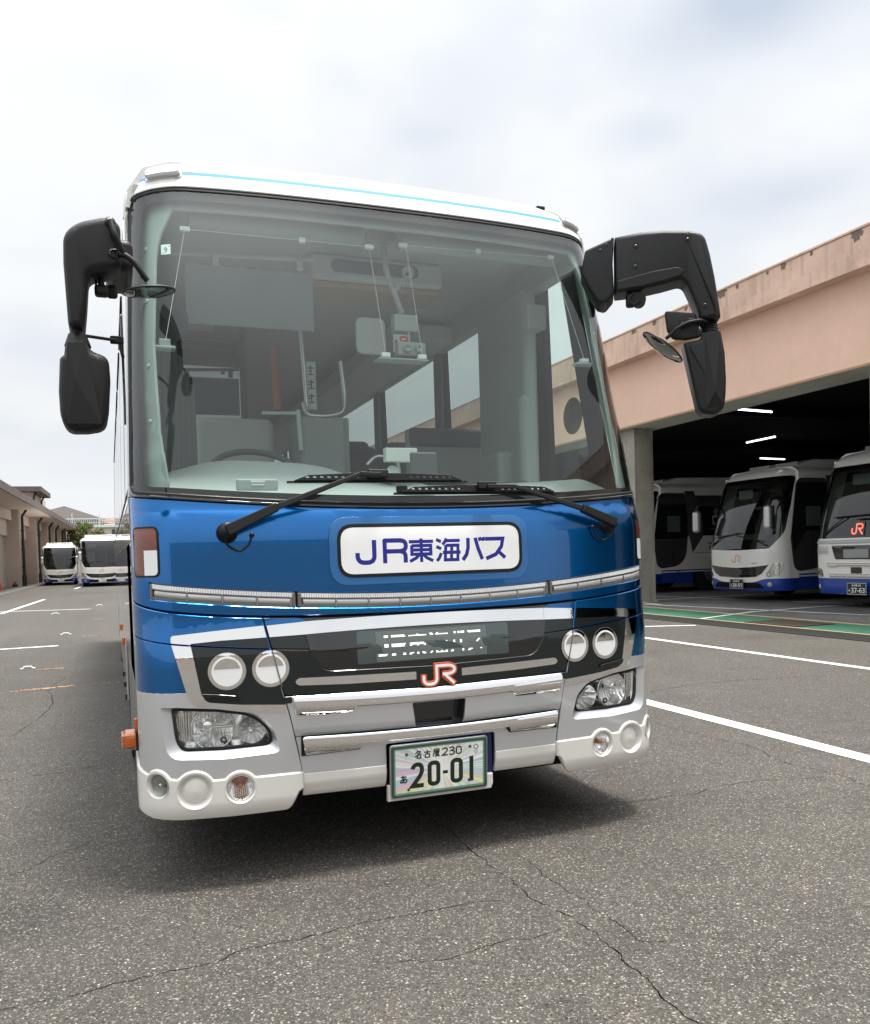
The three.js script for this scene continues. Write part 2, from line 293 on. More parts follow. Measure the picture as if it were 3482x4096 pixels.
M.parapet = mat('weathered_pink_parapet', [1, 1, 1], 0.88, 0, { map: wallTex(31, [0.68, 0.48, 0.38], { streak: 0.42, mottle: 0.2, grain: 0.1, dirt: [0.24, 0.15, 0.10], metres: 3 }), metres: true });
M.concrete = mat('bare_concrete', [1, 1, 1], 0.9, 0, { map: wallTex(41, [0.31, 0.29, 0.245], { streak: 0.5, mottle: 0.3, grain: 0.12, dirt: [0.11, 0.10, 0.085] }), metres: true });
M.soffit = mat('grey_beam_soffit', [1, 1, 1], 0.9, 0, { map: wallTex(43, [0.58, 0.57, 0.53], { streak: 0.1, mottle: 0.15 }), metres: true });
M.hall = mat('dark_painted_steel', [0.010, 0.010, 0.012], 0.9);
M.floor = mat('garage_concrete_floor', [1, 1, 1], 0.75, 0, { map: wallTex(51, [0.115, 0.112, 0.105], { streak: 0, mottle: 0.5, grain: 0.15, metres: 5 }), metres: true });
M.depot = mat('beige_render', [1, 1, 1], 0.9, 0, { map: wallTex(61, [0.50, 0.405, 0.345], { streak: 0.12, mottle: 0.08, dirt: [0.25, 0.2, 0.17] }), metres: true });
M.depotTrim = mat('pale_beige_lintel', [0.58, 0.49, 0.42], 0.9);
M.eave = mat('brown_grey_eave', [1, 1, 1], 0.85, 0, { map: wallTex(66, [0.145, 0.115, 0.11], { streak: 0.6, mottle: 0.25, dirt: [0.06, 0.045, 0.045], metres: 3 }), metres: true });
M.pipe = mat('dark_brown_pipe', [0.022, 0.018, 0.018], 0.5);
M.slat = mat('cream_shutter_steel', [0.62, 0.56, 0.47], 0.45, 0.1);
M.roofDark = mat('dark_roof', [0.075, 0.065, 0.06], 0.85);
M.wallPale = mat('pale_wall', [0.62, 0.56, 0.48], 0.9);
M.railWhite = mat('white_railing', [0.72, 0.79, 0.77], 0.5);
M.paintWhite = mat('road_paint_white', [1, 1, 1], 0.7, 0, { map: wallTex(81, [0.74, 0.74, 0.72], { streak: 0, mottle: 0.2, grain: 0.35, metres: 1.2 }), metres: true });
M.paintOrange = mat('road_paint_orange', [1, 1, 1], 0.8, 0, { map: wallTex(83, [0.30, 0.165, 0.085], { streak: 0, mottle: 0.7, grain: 0.5, metres: 0.7 }), metres: true });
M.paintGreen = mat('green_walkway_paint', [1, 1, 1], 0.75, 0, { map: wallTex(85, [0.030, 0.135, 0.078], { streak: 0, mottle: 0.35, grain: 0.25, metres: 3 }), metres: true });
M.edge = mat('tan_edge_strip', [0.42, 0.27, 0.15], 0.85);
M.grate = mat('dark_grating_steel', [0.05, 0.05, 0.045], 0.7, 0.3);
M.rust = mat('rusty_cover', [0.075, 0.05, 0.042], 0.85);
M.chip = mat('bare_weathered_patch', [0.19, 0.145, 0.12], 0.95);
M.red = mat('red_plastic', [0.55, 0.05, 0.03], 0.5);
// ---------------------------------------------------------------- the yard: asphalt, cracks, painted lines
{
  const N = 2048, r = rng(11), col = new Float32Array(N * N * 3), hgt = new Float32Array(N * N), a = tileNoise(3, 40), b = tileNoise(4, 9), c = tileNoise(6, 400);
  for (let y = 0; y < N; y++) for (let x = 0; x < N; x++) {
    const m = 0.062 * (1 + 0.25 * (a(x / N, y / N) - 0.5) + 0.2 * (b(x / N, y / N) - 0.5)) * (0.55 + 0.6 * c(x / N, y / N) + 0.25 * r()), o = (y * N + x) * 3;
    col[o] = m * 1.06; col[o + 1] = m * 0.985; col[o + 2] = m * 0.88; hgt[y * N + x] = 0.25 + 0.15 * r();
  }
  const tones = [[0.19, 0.176, 0.156], [0.24, 0.222, 0.197], [0.14, 0.134, 0.124], [0.28, 0.24, 0.19], [0.31, 0.29, 0.26], [0.095, 0.094, 0.096], [0.22, 0.18, 0.148], [0.055, 0.055, 0.057]];
  for (let i = 0; i < 150000; i++) {
    const cx = r() * N, cy = r() * N, R = 1.0 + 2.7 * r() ** 2.6, e = 0.65 + 0.35 * r(), th = r() * 6.28, q = Math.ceil(R), bright = r() < 0.022, t = tones[Math.floor(r() * 8)], k = 0.5 + 0.95 * r(), C = Math.cos(th), S = Math.sin(th);
    for (let dy = -q; dy <= q; dy++) for (let dx = -q; dx <= q; dx++) {
      const u = (dx * C + dy * S) / R, v = (-dx * S + dy * C) / (R * e), w = u * u + v * v; if (w > 1) continue;
      const p = (((Math.floor(cy) + dy + N) % N) * N + ((Math.floor(cx) + dx + N) % N)), f = bright ? [0.52, 0.5, 0.46] : t;
      for (let n = 0; n < 3; n++) col[p * 3 + n] = f[n] * k * (w > 0.7 ? 0.72 : 1); hgt[p] = 0.5 + 0.45 * (1 - w);
    }
  }
  for (let i = 0; i < 16000; i++) { const cx = Math.floor(r() * N), cy = Math.floor(r() * N), R = 1 + Math.floor(r() * 3); for (let dy = -R; dy <= R; dy++) for (let dx = -R; dx <= R; dx++) if (dx * dx + dy * dy <= R * R && r() < 0.8) { const p = ((cy + dy + N) % N) * N + ((cx + dx + N) % N); for (let n = 0; n < 3; n++) col[p * 3 + n] *= 0.35; hgt[p] = 0; } }
  const T = dataTex(N, N, (x, y) => { const o = (y * N + x) * 3; return [toS(col[o]), toS(col[o + 1]), toS(col[o + 2])]; }, { srgb: true, repeat: 1 / 2.7 });
  const B = dataTex(N, N, (x, y) => { const h = 255 * hgt[y * N + x]; return [h, h, h]; }, { repeat: 1 / 2.7 });
  M.asphalt = mat('worn_asphalt', [1, 1, 1], 0.86, 0, { map: T, bumpMap: B, bumpScale: 0.0035, vertexColors: true });
  const n = 220, pos = [], uv = [], vc = [], idx = [], warp = (i) => { const t = i / n * 2 - 1; return Math.sign(t) * (3.2 * Math.abs(t) + 26 * Math.abs(t) ** 3 + 470 * Math.abs(t) ** 9); };
  for (let j = 0; j <= n; j++) for (let i = 0; i <= n; i++) {
    const x = warp(i) + 0.4, z = warp(j) + 0.6; pos.push(x, 0, z); uv.push(x, z);
    let k = 1 + 0.20 * fbm(x * 0.33 + 5, 0.3, z * 0.33, 4) + 0.22 * fbm(x * 1.7, 4.1, z * 1.7 + 9, 3);
    k *= 1 - 0.16 * smooth(0.12, 0.4, fbm(x * 0.22 + 1, 7.7, z * 0.5 + 3, 4));
    const blot = (bx, bz, rr, d) => { const q = Math.hypot(x - bx, z - bz) / rr; k *= 1 - d * Math.exp(-q * q * 1.2); };
    k *= 0.80; blot(-0.1, 1.35, 0.07, 0.35); blot(-2.2, -3.4, 0.35, 0.14); blot(-2.6, -5.2, 0.5, 0.12); blot(-1.75, -5.9, 0.25, 0.2); blot(-2.7, -13, 1.2, 0.08); blot(-1.5, 0.92, 0.06, 0.2); blot(0.3, 1.02, 0.09, 0.2); blot(1.6, -0.25, 0.5, 0.12); blot(7.4, -6.4, 0.45, 0.3); blot(8.0, -5.9, 0.3, 0.25); blot(6.9, -4.6, 0.3, 0.2);
    for (const [tx, w] of [[-2.9, 0.12], [-2.2, 0.1], [4.3, 0.14], [5.1, 0.12]]) k *= 1 - 0.07 * Math.exp(-(((x - tx - 0.25 * Math.sin(z * 0.21)) / w) ** 2)) * smooth(-0.2, 0.25, fbm(x * 0.2, 3.3, z * 0.18, 3) + 0.08);
    vc.push(k, k * 0.975, k * (0.94 + 0.03 * fbm(x * 0.5, 2, z * 0.5, 2)));
    if (i < n && j < n) { const p = j * (n + 1) + i; idx.push(p, p + n + 1, p + 1, p + 1, p + n + 1, p + n + 2); }
  }
  const g = new THREE.BufferGeometry(); g.setAttribute('position', new THREE.Float32BufferAttribute(pos, 3)); g.setAttribute('uv', new THREE.Float32BufferAttribute(uv, 2)); g.setAttribute('color', new THREE.Float32BufferAttribute(vc, 3)); g.setIndex(idx); g.computeVertexNormals();
  struct('ground', g, M.asphalt, 'worn grey-brown asphalt of the bus yard with pale stone chips');
}
// cracks: ragged dark ribbons a few millimetres wide
{
  M.crack = mat('crack_dirt', [0.042, 0.038, 0.034], 1);
  const crack = (pts, w, seed) => {
    const r = rng(seed), c = new THREE.CatmullRomCurve3(pts.map(([x, z]) => V(x, 0, z))), L = c.getLength(), n = Math.ceil(L / 0.012), pos = []; let px = 0, pw = w, prev = null, gap = 0;
    for (let i = 0; i <= n; i++) {
      const p = c.getPointAt(i / n), t = c.getTangentAt(i / n); px = px * 0.95 + (r() - 0.5) * 0.014; pw = Math.max(0.0006, pw * 0.7 + 0.3 * w * (0.05 + 1.15 * r()));
      if (gap > 0) gap--; else if (r() < 0.05) gap = 1 + Math.floor(r() * 4);
      const end = Math.min(1, i / 15, (n - i) / 15), h = pw * 0.5 * end, X = p.x - t.z * px, Z = p.z + t.x * px, A = [X - t.z * h, 0.002, Z + t.x * h], B = [X + t.z * h, 0.002, Z - t.x * h];
      if (prev && !gap) pos.push(...prev[0], ...prev[1], ...A, ...prev[1], ...B, ...A);
      prev = [A, B];
    }
    const g = new THREE.BufferGeometry(); g.setAttribute('position', new THREE.Float32BufferAttribute(pos, 3)); g.setAttribute('normal', new THREE.Float32BufferAttribute(pos.map((_, i) => (i % 3 === 1 ? 1 : 0)), 3)); return g;
  };
  const list = [
    [[[-2.4, 0.72], [-1.68, 0.66], [-1.33, 0.65], [-1.03, 0.62], [-0.93, 0.57], [-0.57, 0.54], [-0.19, 0.55], [0.14, 0.56]], 0.006],
    [[[0.17, -1.2], [0.17, -0.18], [0.16, 0.23], [0.15, 0.54], [0.18, 0.76], [0.2, 0.97], [0.19, 1.33], [0.19, 1.52], [0.22, 2.0]], 0.007],
    [[[-0.59, 0.8], [-0.37, 0.88], [-0.23, 0.87], [-0.11, 0.86], [0.03, 0.89], [0.18, 0.86]], 0.005],
    [[[0.32, 0.0], [0.33, 0.49], [0.33, 0.92], [0.34, 1.09], [0.57, 1.13]], 0.0045], [[[0.34, 1.09], [0.2, 1.16]], 0.005],
    [[[0.5, -0.6], [0.77, -0.45], [1.13, -0.32], [1.59, -0.29], [1.97, -0.34], [2.55, -0.2]], 0.006],
    [[[2.52, -2.3], [2.58, -1.46], [2.62, -1.0], [2.51, -0.54], [2.58, -0.3], [2.54, 0.03], [2.6, 0.8]], 0.006],
    [[[-2.1, -3.9], [-1.9, -5.3], [-1.98, -6.6], [-1.85, -7.6]], 0.008], [[[-3.6, -2.3], [-2.7, -2.6], [-1.9, -2.45], [-1.3, -2.6]], 0.008], [[[1.5, -3.2], [2.6, -3.0], [4.0, -3.3], [5.6, -3.1]], 0.009],
    [[[-1.3, -1.1], [-1.9, -0.5], [-2.6, -0.4]], 0.005],
  ];
  const c = struct('asphalt_crack', list.map(([p, w], i) => crack(p, w * 0.75, 100 + i)), M.crack, 'thin ragged dark cracks running through the asphalt before the blue coach');
}
{
  const line = (x0, z0, x1, z1, w, y = 0.004) => { const l = Math.hypot(x1 - x0, z1 - z0), nx = -(z1 - z0) / l * w / 2, nz = (x1 - x0) / l * w / 2; return sheet([[x0 + nx, z0 + nz], [x1 + nx, z1 + nz], [x1 - nx, z1 - nz], [x0 - nx, z0 - nz]], y); };
  const L = [[3.0, -5.2, 3.03, 4, 0.15], [6.08, -9.2, 6.16, 4, 0.11], [4.6, -9.9, 7.93, -8.36, 0.1], [-4.25, -23.4, -3.76, -33, 0.13], [-4.9, -24.75, -1.9, -23.75, 0.12], [-8, -11.7, -2.17, -11.9, 0.12], [-3.15, -46.5, -2.95, -51, 0.12]];
  for (const [a, b, c, d, w] of L) struct('white_line', line(a, b, c, d, w), M.paintWhite);
  // worn marks: only broken flakes of the line are left
  const worn = (x0, z0, x1, z1, w, keep, seed) => { const r = rng(seed), L = Math.hypot(x1 - x0, z1 - z0), n = Math.ceil(L / 0.022), out = []; for (let i = 0; i < n; i++) { if (r() > keep) continue; const t = (i + 0.5) / n, h = w * (0.35 + 0.75 * r()), o = (r() - 0.5) * w * 0.35, l = 0.5 / n * (0.9 + 0.8 * r()); out.push(line(lerp(x0, x1, t - l), lerp(z0, z1, t - l) + o, lerp(x0, x1, t + l), lerp(z0, z1, t + l) + o, h, 0.004 + 0.00005 * (i % 7))); } return out; };
  struct('orange_mark', [...worn(-2.36, -6.61, -1.69, -6.72, 0.10, 0.9, 1), ...worn(-1.69, -6.72, -1.05, -6.69, 0.035, 0.6, 2), ...worn(-3.1, -6.5, -2.36, -6.6, 0.03, 0.4, 3)], M.paintOrange);
  struct('orange_mark', worn(-2.28, -8.56, -1.93, -8.53, 0.11, 0.85, 4), M.paintOrange);
  struct('orange_mark', [...worn(-1.9, -13.6, -1.4, -13.6, 0.09, 0.5, 5), ...worn(-1.78, -18.5, -1.5, -18.5, 0.12, 0.7, 6)], M.paintOrange);
  // garage apron
  const Z0 = -70, Z1 = 6;
  struct('green_walkway', sheet([[8.86, Z0], [9.92, Z0], [9.92, Z1], [8.86, Z1]], 0.004), M.paintGreen, 'green painted walkway along the garage front');
  struct('walkway_edge', [sheet([[8.74, Z0], [8.86, Z0], [8.86, Z1], [8.74, Z1]], 0.005), sheet([[9.92, Z0], [10.06, Z0], [10.06, Z1], [9.92, Z1]], 0.005)], M.edge);
  struct('garage_floor', [sheet([[10.06, Z0], [48, Z0], [48, Z1 + 6], [10.06, Z1 + 6]], 0.006)], M.floor, 'grey concrete floor of the garage');
  for (const [a, b, c, d, w] of [[10.4, -13.4, 11.8, -6.3, 0.09], [11.2, -17.8, 10.6, -13, 0.08], [8.8, -9.32, 10.6, -10.0, 0.09], [10.6, -10.0, 22, -10.9, 0.08], [10.9, -14.6, 22, -14.9, 0.08], [10.9, -7.3, 22, -7.6, 0.08], [12.6, -16.2, 14.2, -6, 0.07]]) struct('white_line', line(a, b, c, d, w, 0.010), M.paintWhite);
  const bars = []; for (let i = 0; i < 330; i++) bars.push(box(0.56, 0.012, 0.022, 8.41, 0.006, -12.6 + i * 0.05)); bars.push(span(8.10, 8.13, 0, 0.014, -12.7, 4), span(8.69, 8.72, 0, 0.014, -12.7, 4));
  struct('gutter_grating', bars, M.grate, 'dark steel gutter grating beside the green walkway');
  const cover = thing('manhole_cover', 'dark rectangular grating cover set in the green walkway', 'manhole cover', [9.28, 0.006, -7.67]);
  const cb = []; for (let i = 0; i < 26; i++) cb.push(box(0.74, 0.012, 0.026, 0, 0.006, -0.56 + i * 0.0448));
  part('bar_grid', cb, M.rust, cover); part('frame', [box(0.04, 0.014, 1.2, -0.38, 0.007, 0), box(0.04, 0.014, 1.2, 0.38, 0.007, 0), box(0.72, 0.014, 0.03, 0, 0.007, 0.585), box(0.72, 0.014, 0.03, 0, 0.007, -0.585)], M.rust, cover); part('pan', box(0.74, 0.003, 1.16, 0, 0.0015, 0), M.darkVoid, cover);
  const lb = ['nearest of the small white hoops on the asphalt, beside an orange mark', 'second nearest small white hoop on the asphalt left of the blue coach', 'small white hoop just beyond the long white line, left of the blue coach', 'farthest of the small white hoops, close to the flank of the blue coach'];
  [[-2.37, -8.75, 0.17], [-2.16, -14.3, 0.19], [-2.76, -21.9, 0.2], [-1.68, -25.74, 0.2]].forEach(([x, z, w], i) => {
    tag(part('ground_hoop', [tube([V(x - w * 0.32, 0.012, z), V(x - w * 0.22, 0.026, z - 0.01), V(x + w * 0.22, 0.026, z - 0.01), V(x + w * 0.32, 0.012, z)], 0.009, 30, 8), box(w * 0.22, 0.012, 0.06, x - w * 0.42, 0.006, z, 0.004), box(w * 0.22, 0.012, 0.06, x + w * 0.42, 0.006, z, 0.004)], M.railWhite, scene), lb[i], 'ground hoop', 'white hoops on the asphalt');
  });
}
// ---------------------------------------------------------------- garage on the right
{
  const g = thing('garage_building', 'long pink-rendered bus garage with weathered parapet and dark open bays', 'garage');
  const zA = -66, zB = 13;
  // parapet in panels with open joints
  const r = rng(5);
  for (let z = zB, i = 0; z > zA; z -= 6.05, i++) part('parapet_panel', [span(10.14, 10.62, 5.74, 6.36, z - 6.035, z, 0.012)], M.parapet, g);
  part('parapet_coping', span(10.12, 10.9, 6.36, 6.405, zA, zB, 0.01), M.parapet, g);
  part('fascia_wall', [span(10.4, 10.7, 4.26, 5.74, zA, zB), span(10.62, 11.4, 5.6, 6.36, zA, zB)], M.pink, g);
  part('fascia_edge', span(10.392, 10.7, 4.226, 4.262, zA, zB), M.edge, g);
  part('beam', span(10.4, 11.32, 4.222, 4.26, zA, zB), M.soffit, g);
  part('inner_beam', span(10.7, 11.32, 4.26, 5.6, zA, zB), M.soffit, g);
  for (const z of [-13.9, -6.53, -21.27, -28.64, -36, 0.84, 8.2]) part('pillar', [span(10.56, 11.1, 0, 4.222, z - 0.6, z, 0.015), span(10.53, 11.13, 0, 0.08, z - 0.63, z + 0.03)], M.concrete, g);
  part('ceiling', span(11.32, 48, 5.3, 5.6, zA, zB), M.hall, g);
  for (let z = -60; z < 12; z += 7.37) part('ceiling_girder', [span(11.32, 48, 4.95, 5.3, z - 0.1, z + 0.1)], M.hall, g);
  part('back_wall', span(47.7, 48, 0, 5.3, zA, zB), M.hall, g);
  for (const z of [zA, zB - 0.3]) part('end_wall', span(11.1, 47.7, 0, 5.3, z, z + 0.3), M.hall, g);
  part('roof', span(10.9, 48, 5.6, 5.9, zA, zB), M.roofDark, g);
  // bare chipped patches along the parapet's top edge
  const chips = [];
  for (const [z, w, h] of [[-10.2, 0.34, 0.10], [-9.75, 0.1, 0.05], [-8.55, 0.16, 0.08], [-12.4, 0.16, 0.08], [-7.9, 0.08, 0.05], [-6.95, 0.26, 0.13], [-13.2, 0.25, 0.05], [-11.3, 0.12, 0.05], [-8.95, 0.08, 0.04]]) {
    const n = 22, pts = []; for (let i = 0; i < n; i++) { const a = i / n * 6.283, q = 0.6 + 0.55 * r(); pts.push(new THREE.Vector2(z + Math.cos(a) * w / 2 * q, Math.min(6.355, 6.31 + Math.sin(a) * h * q))); }
    const s = new THREE.ShapeGeometry(new THREE.Shape(pts)); s.rotateY(-Math.PI / 2); s.translate(10.137, 0, 0); chips.push(s);
  }
  part('chipped_patch', chips, M.chip, g, 'dark patches where the parapet paint has come off').userData.kind = 'stuff';
  const lamps = [[V(12.95, 4.62, -13.1), V(14.2, 4.62, -13.28), 'fluorescent tube lamp, nearest and highest of those lit in the garage'], [V(17.95, 4.62, -18.5), V(17.84, 4.62, -17.1), 'fluorescent tube lamp hung aslant, middle of the three lit in the garage'], [V(22.0, 4.62, -22.4), V(23.4, 4.62, -22.6), 'fluorescent tube lamp, lowest of the three lit in the garage']];
  for (const [a, b, lab] of lamps) {
    const m = a.clone().add(b).multiplyScalar(0.5), L = a.distanceTo(b), turn = -Math.atan2(b.z - a.z, b.x - a.x);
    const t = thing('ceiling_lamp', lab, 'lamp', [m.x, m.y, m.z], turn, 'lamps lit in the garage');
    part('tube', new THREE.CapsuleGeometry(0.022, L - 0.05, 6, 14).rotateZ(Math.PI / 2), M.lamp, t); part('housing', [span(-L / 2, L / 2, 0.03, 0.09, -0.05, 0.05, 0.01), span(-0.01, 0.01, 0.09, 0.35, -0.01, 0.01)], M.hall, t);
    const l = new THREE.RectAreaLight(new THREE.Color(1, 0.99, 0.96), 1.2, L, 0.05); l.position.set(0, -0.04, 0); l.rotation.x = -Math.PI / 2; l.name = 'lamp_light'; t.add(l);
  }
}
// ---------------------------------------------------------------- depot on the left, far back
{
  const a = Math.atan(0.027), g = thing('depot_building', 'low beige depot with wide brown-grey eave, pilasters and downpipes', 'depot', [-6.7, 0, -57.3], -a);   // local -z runs along the wall
  const T = (t) => -(t - 57.3);
  part('wall', span(-9, -1.05, 0, 5.0, T(99), T(34)), M.depot, g);
  for (const t of [57.5, 67.5, 76.2, 82.5, 89.9, 97]) part('pilaster', span(-1.05, 0, 0, 5.0, T(t + 0.7), T(t), 0.02), M.depot, g);
  for (const [t0, t1] of [[38, 57.5], [58.2, 67.5], [68.2, 76.2], [76.9, 82.5], [83.2, 89.9]]) { part('lintel', span(-1.05, -0.42, 4.28, 4.95, T(t1) + 0.01, T(t0) - 0.01, 0.02), M.depotTrim, g); part('lower_lintel', span(-1.05, -0.72, 3.3, 4.28, T(t1) + 0.01, T(t0) - 0.01, 0.02), M.depotTrim, g); }
  for (const t of [57.95, 67.9, 76.6, 82.9, 90.3, 97.4]) {
    const p = part('downpipe', [tube([V(0.14, 0, T(t)), V(0.14, 1.5, T(t)), V(0.14, 4.3, T(t)), V(0.14, 4.55, T(t)), V(0.30, 4.8, T(t)), V(0.42, 5.0, T(t))], 0.085, 50, 10), span(0.02, 0.26, 0, 0.75, T(t) - 0.12, T(t) + 0.12, 0.02)], M.pipe, g);
    for (const y of [1.2, 2.4, 3.6]) part('bracket', span(0, 0.24, y, y + 0.05, T(t) - 0.11, T(t) + 0.11), M.pipe, p);
  }
  part('wall_joint', span(-1.0, -0.02, 3.78, 3.80, T(67.5), T(67.5) + 0.006), M.eave, g);
  const sh = part('shutter', span(-1.05, -0.99, 0, 3.3, T(57.2), T(38)), M.grey, g);
  for (let i = 0; i < 26; i++) part('slat', span(-0.99, -0.955, i * 0.127, i * 0.127 + 0.105, T(57.1), T(38), 0.012), M.slat, sh);
  part('shutter_rail', span(-1.05, -0.92, 0, 3.3, T(57.48), T(57.2)), M.depotTrim, g);
  const roof = part('roof', [span(-10, 1.2, 5.0, 5.42, T(100.5), T(33), 0.015)], M.eave, g);
  part('eave_soffit', span(-1.05, 1.14, 4.985, 4.998, T(100.3), T(33)), M.depotTrim, roof);
  const up = part('upper_storey', span(-8, 0.22 - 0.35, 5.42, 6.85, T(77), T(67.2)), M.depotTrim, g);
  part('upper_window', span(-1.55, -1.0, 6.1, 6.45, T(67.2), T(67.15)), M.grey, up);
  part('upper_roof', span(-10, 0.6, 6.85, 7.22, T(73.6), T(66.2), 0.015), M.eave, g);
  for (const [x, t] of [[-0.02, 67.1], [-0.02, 72.6]]) part('downpipe', tube([V(x, 5.4, T(t)), V(x, 6.4, T(t)), V(x + 0.05, 6.62, T(t)), V(x + 0.2, 6.84, T(t))], 0.07, 24, 8), M.pipe, g);
  struct('depot_pavement', sheet([[-12, -36], [-6.15, -36], [-5.0, -100], [-12, -100]], 0.012), M.floor);
  const pot = thing('plant_pot', 'small red-brown planter with dry plant at the foot of the beige depot wall', 'planter', [-7.0, 0.012, -56.6]);
  part('pot', lathe([[0, 0], [0.14, 0], [0.17, 0.16], [0.15, 0.16], [0.14, 0.1], [0, 0.1]].map(([r, z]) => [r, z]), 16).rotateX(-Math.PI / 2), mat('terracotta', [0.14, 0.05, 0.035], 0.9), pot);
  { const r = rng(8), L = []; for (let i = 0; i < 26; i++) { const q = r() * 6.28, h = 0.12 + 0.16 * r(); L.push(rod(V(0, 0.1, 0), V(Math.cos(q) * 0.14, 0.1 + h, Math.sin(q) * 0.14), 0.006, 0.003, 5)); } part('dry_stem', L, mat('dry_plant', [0.16, 0.07, 0.05], 0.9), pot); }
  const cone = thing('traffic_cone', 'red traffic cone cut by the left edge of the frame', 'traffic cone', [-7.24, 0.012, -50.3]);
  part('cone_body', lathe([[0.19, 0.04], [0.05, 0.66], [0, 0.67]], 20).rotateX(-Math.PI / 2), M.red, cone); part('cone_base', box(0.42, 0.04, 0.42, 0, 0.02, 0, 0.01), M.red, cone);
}
// ---------------------------------------------------------------- houses, railing and tree beyond the yard
{
  const h = thing('far_house', 'house with a dark brown hipped roof far behind the depot', 'house', [-8.2, 0, -130]);
  part('wall', span(-5.2, 6.4, 0, 8.0, -9, 0), M.wallPale, h);
  const g = new THREE.BufferGeometry(), p = [[-6.2, 7.7, 0.8], [7.1, 7.55, 0.8], [7.1, 7.55, -10], [-6.2, 7.7, -10], [0.95, 9.95, -3], [1.3, 9.9, -6]], f = [[0, 1, 4], [1, 5, 4], [1, 2, 5], [2, 3, 5], [3, 4, 5], [3, 0, 4]];
  g.setAttribute('position', new THREE.Float32BufferAttribute(f.flat().flatMap((i) => p[i]), 3)); g.computeVertexNormals();
  part('roof', g, M.roofDark, h); part('eave_board', span(-6.2, 7.1, 7.1, 7.68, 0.5, 0.78), mat('grey_eave_board', [0.10, 0.10, 0.105], 0.8), h);
  const s = thing('railed_building', 'pale low building with a white roof railing behind the tree', 'building', [-3.6, 0, -108]);
  part('wall', span(-2.5, 4.6, 0, 5.9, -8, -0.2), M.wallPale, s);
  part('roof_deck', span(-2.6, 4.7, 5.75, 5.95, -8, 0), M.railWhite, s);
  const rl = part('railing', [span(-2.4, 4.7, 6.78, 6.88, -0.1, 0), span(-2.4, 4.7, 6.3, 6.36, -0.1, 0), span(-2.4, 4.7, 5.95, 6.05, -0.1, 0)], M.railWhite, s);
  for (let i = 0; i < 34; i++) part('baluster', box(0.07, 0.85, 0.06, -2.35 + i * 0.21, 6.4, -0.05), M.railWhite, rl);
  for (const x of [-1.75, 1.32]) part('railing_post', box(0.09, 1.6, 0.09, x, 6.7, -0.05), M.railWhite, s);
  const lr = new THREE.BufferGeometry(); { const q = [[0.6, 5.9, 0.4], [2.3, 4.72, 2.2], [-1, 4.72, 2.2], [-1, 5.9, 0.4]]; lr.setAttribute('position', new THREE.Float32BufferAttribute([0, 3, 2, 0, 2, 1].flatMap((i) => q[i]), 3)); lr.computeVertexNormals(); }
  part('low_roof', lr, mat('brown_tile_roof', [0.10, 0.055, 0.045], 0.85), s); part('low_roof_edge', span(-1, 2.4, 4.5, 4.72, 2.1, 2.25), mat('tan_fascia', [0.35, 0.2, 0.12], 0.8), s);
  part('window', span(2.7, 4.2, 4.6, 5.5, -0.25, -0.15), M.darkGlass, s);
  const red = new THREE.BufferGeometry(); { const q = [[1.2, 6.75, -1.5], [2.6, 6.2, -1.5], [4.4, 6.9, -6], [1.4, 6.9, -6]]; red.setAttribute('position', new THREE.Float32BufferAttribute([0, 1, 2, 0, 2, 3].flatMap((i) => q[i]), 3)); red.computeVertexNormals(); }
  part('red_roof', red, mat('red_brown_roof', [0.28, 0.11, 0.055], 0.85), s);
  const t = thing('round_tree', 'green bushy tree between the depot and the parked buses', 'tree', [-3.7, 0.2, -96]);
  part('trunk', [rod(V(0, 0, 0), V(0.1, 2.2, 0), 0.22, 0.14), rod(V(0.08, 2, 0), V(-0.8, 3.9, 0.3), 0.1, 0.04), rod(V(0.08, 2, 0), V(0.9, 3.8, -0.2), 0.1, 0.04), rod(V(0.1, 2.1, 0), V(0.15, 4.6, 0), 0.1, 0.03)], mat('bark', [0.07, 0.05, 0.035], 0.95), t);
  const leaf = new THREE.BufferGeometry(); leaf.setAttribute('position', new THREE.Float32BufferAttribute([-0.5, 0, 0, 0.1, -0.28, 0.05, 0.5, 0, 0, 0.1, 0.28, 0.05], 3)); leaf.setIndex([0, 1, 2, 0, 2, 3]); leaf.computeVertexNormals();
  const n = 9000, im = new THREE.InstancedMesh(leaf, mat('leaf', [0.125, 0.165, 0.035], 0.7), n), r = rng(77), q = new THREE.Quaternion(), e = new THREE.Euler(), m = new THREE.Matrix4(), cl = [];
  for (let i = 0; i < 46; i++) { const th = r() * 6.28, ph = Math.acos(2 * r() - 1), k = 0.55 + 0.45 * r(); cl.push([Math.sin(ph) * Math.cos(th) * 2.0 * k, 4.15 + Math.cos(ph) * 1.6 * k, Math.sin(ph) * Math.sin(th) * 1.6 * k, 0.38 + 0.3 * r(), 0.7 + 0.6 * r()]); }
  for (let i = 0; i < n; i++) {
    const c = cl[Math.floor(r() * cl.length)], th = r() * 6.28, ph = Math.acos(2 * r() - 1), k = c[3] * Math.cbrt(r());
    e.set(r() * 6.28, r() * 6.28, r() * 6.28); m.compose(V(c[0] + Math.sin(ph) * Math.cos(th) * k, c[1] + Math.cos(ph) * k * 0.8, c[2] + Math.sin(ph) * Math.sin(th) * k), q.setFromEuler(e), V(1, 1, 1).multiplyScalar(0.12 + 0.1 * r())); im.setMatrixAt(i, m);
    const w = c[4] * (0.75 + 0.5 * r()); im.setColorAt(i, new THREE.Color().setRGB(w, w * (0.95 + 0.1 * r()), w));
  }
  im.name = 'crown'; im.userData.kind = 'stuff'; t.add(im);
}
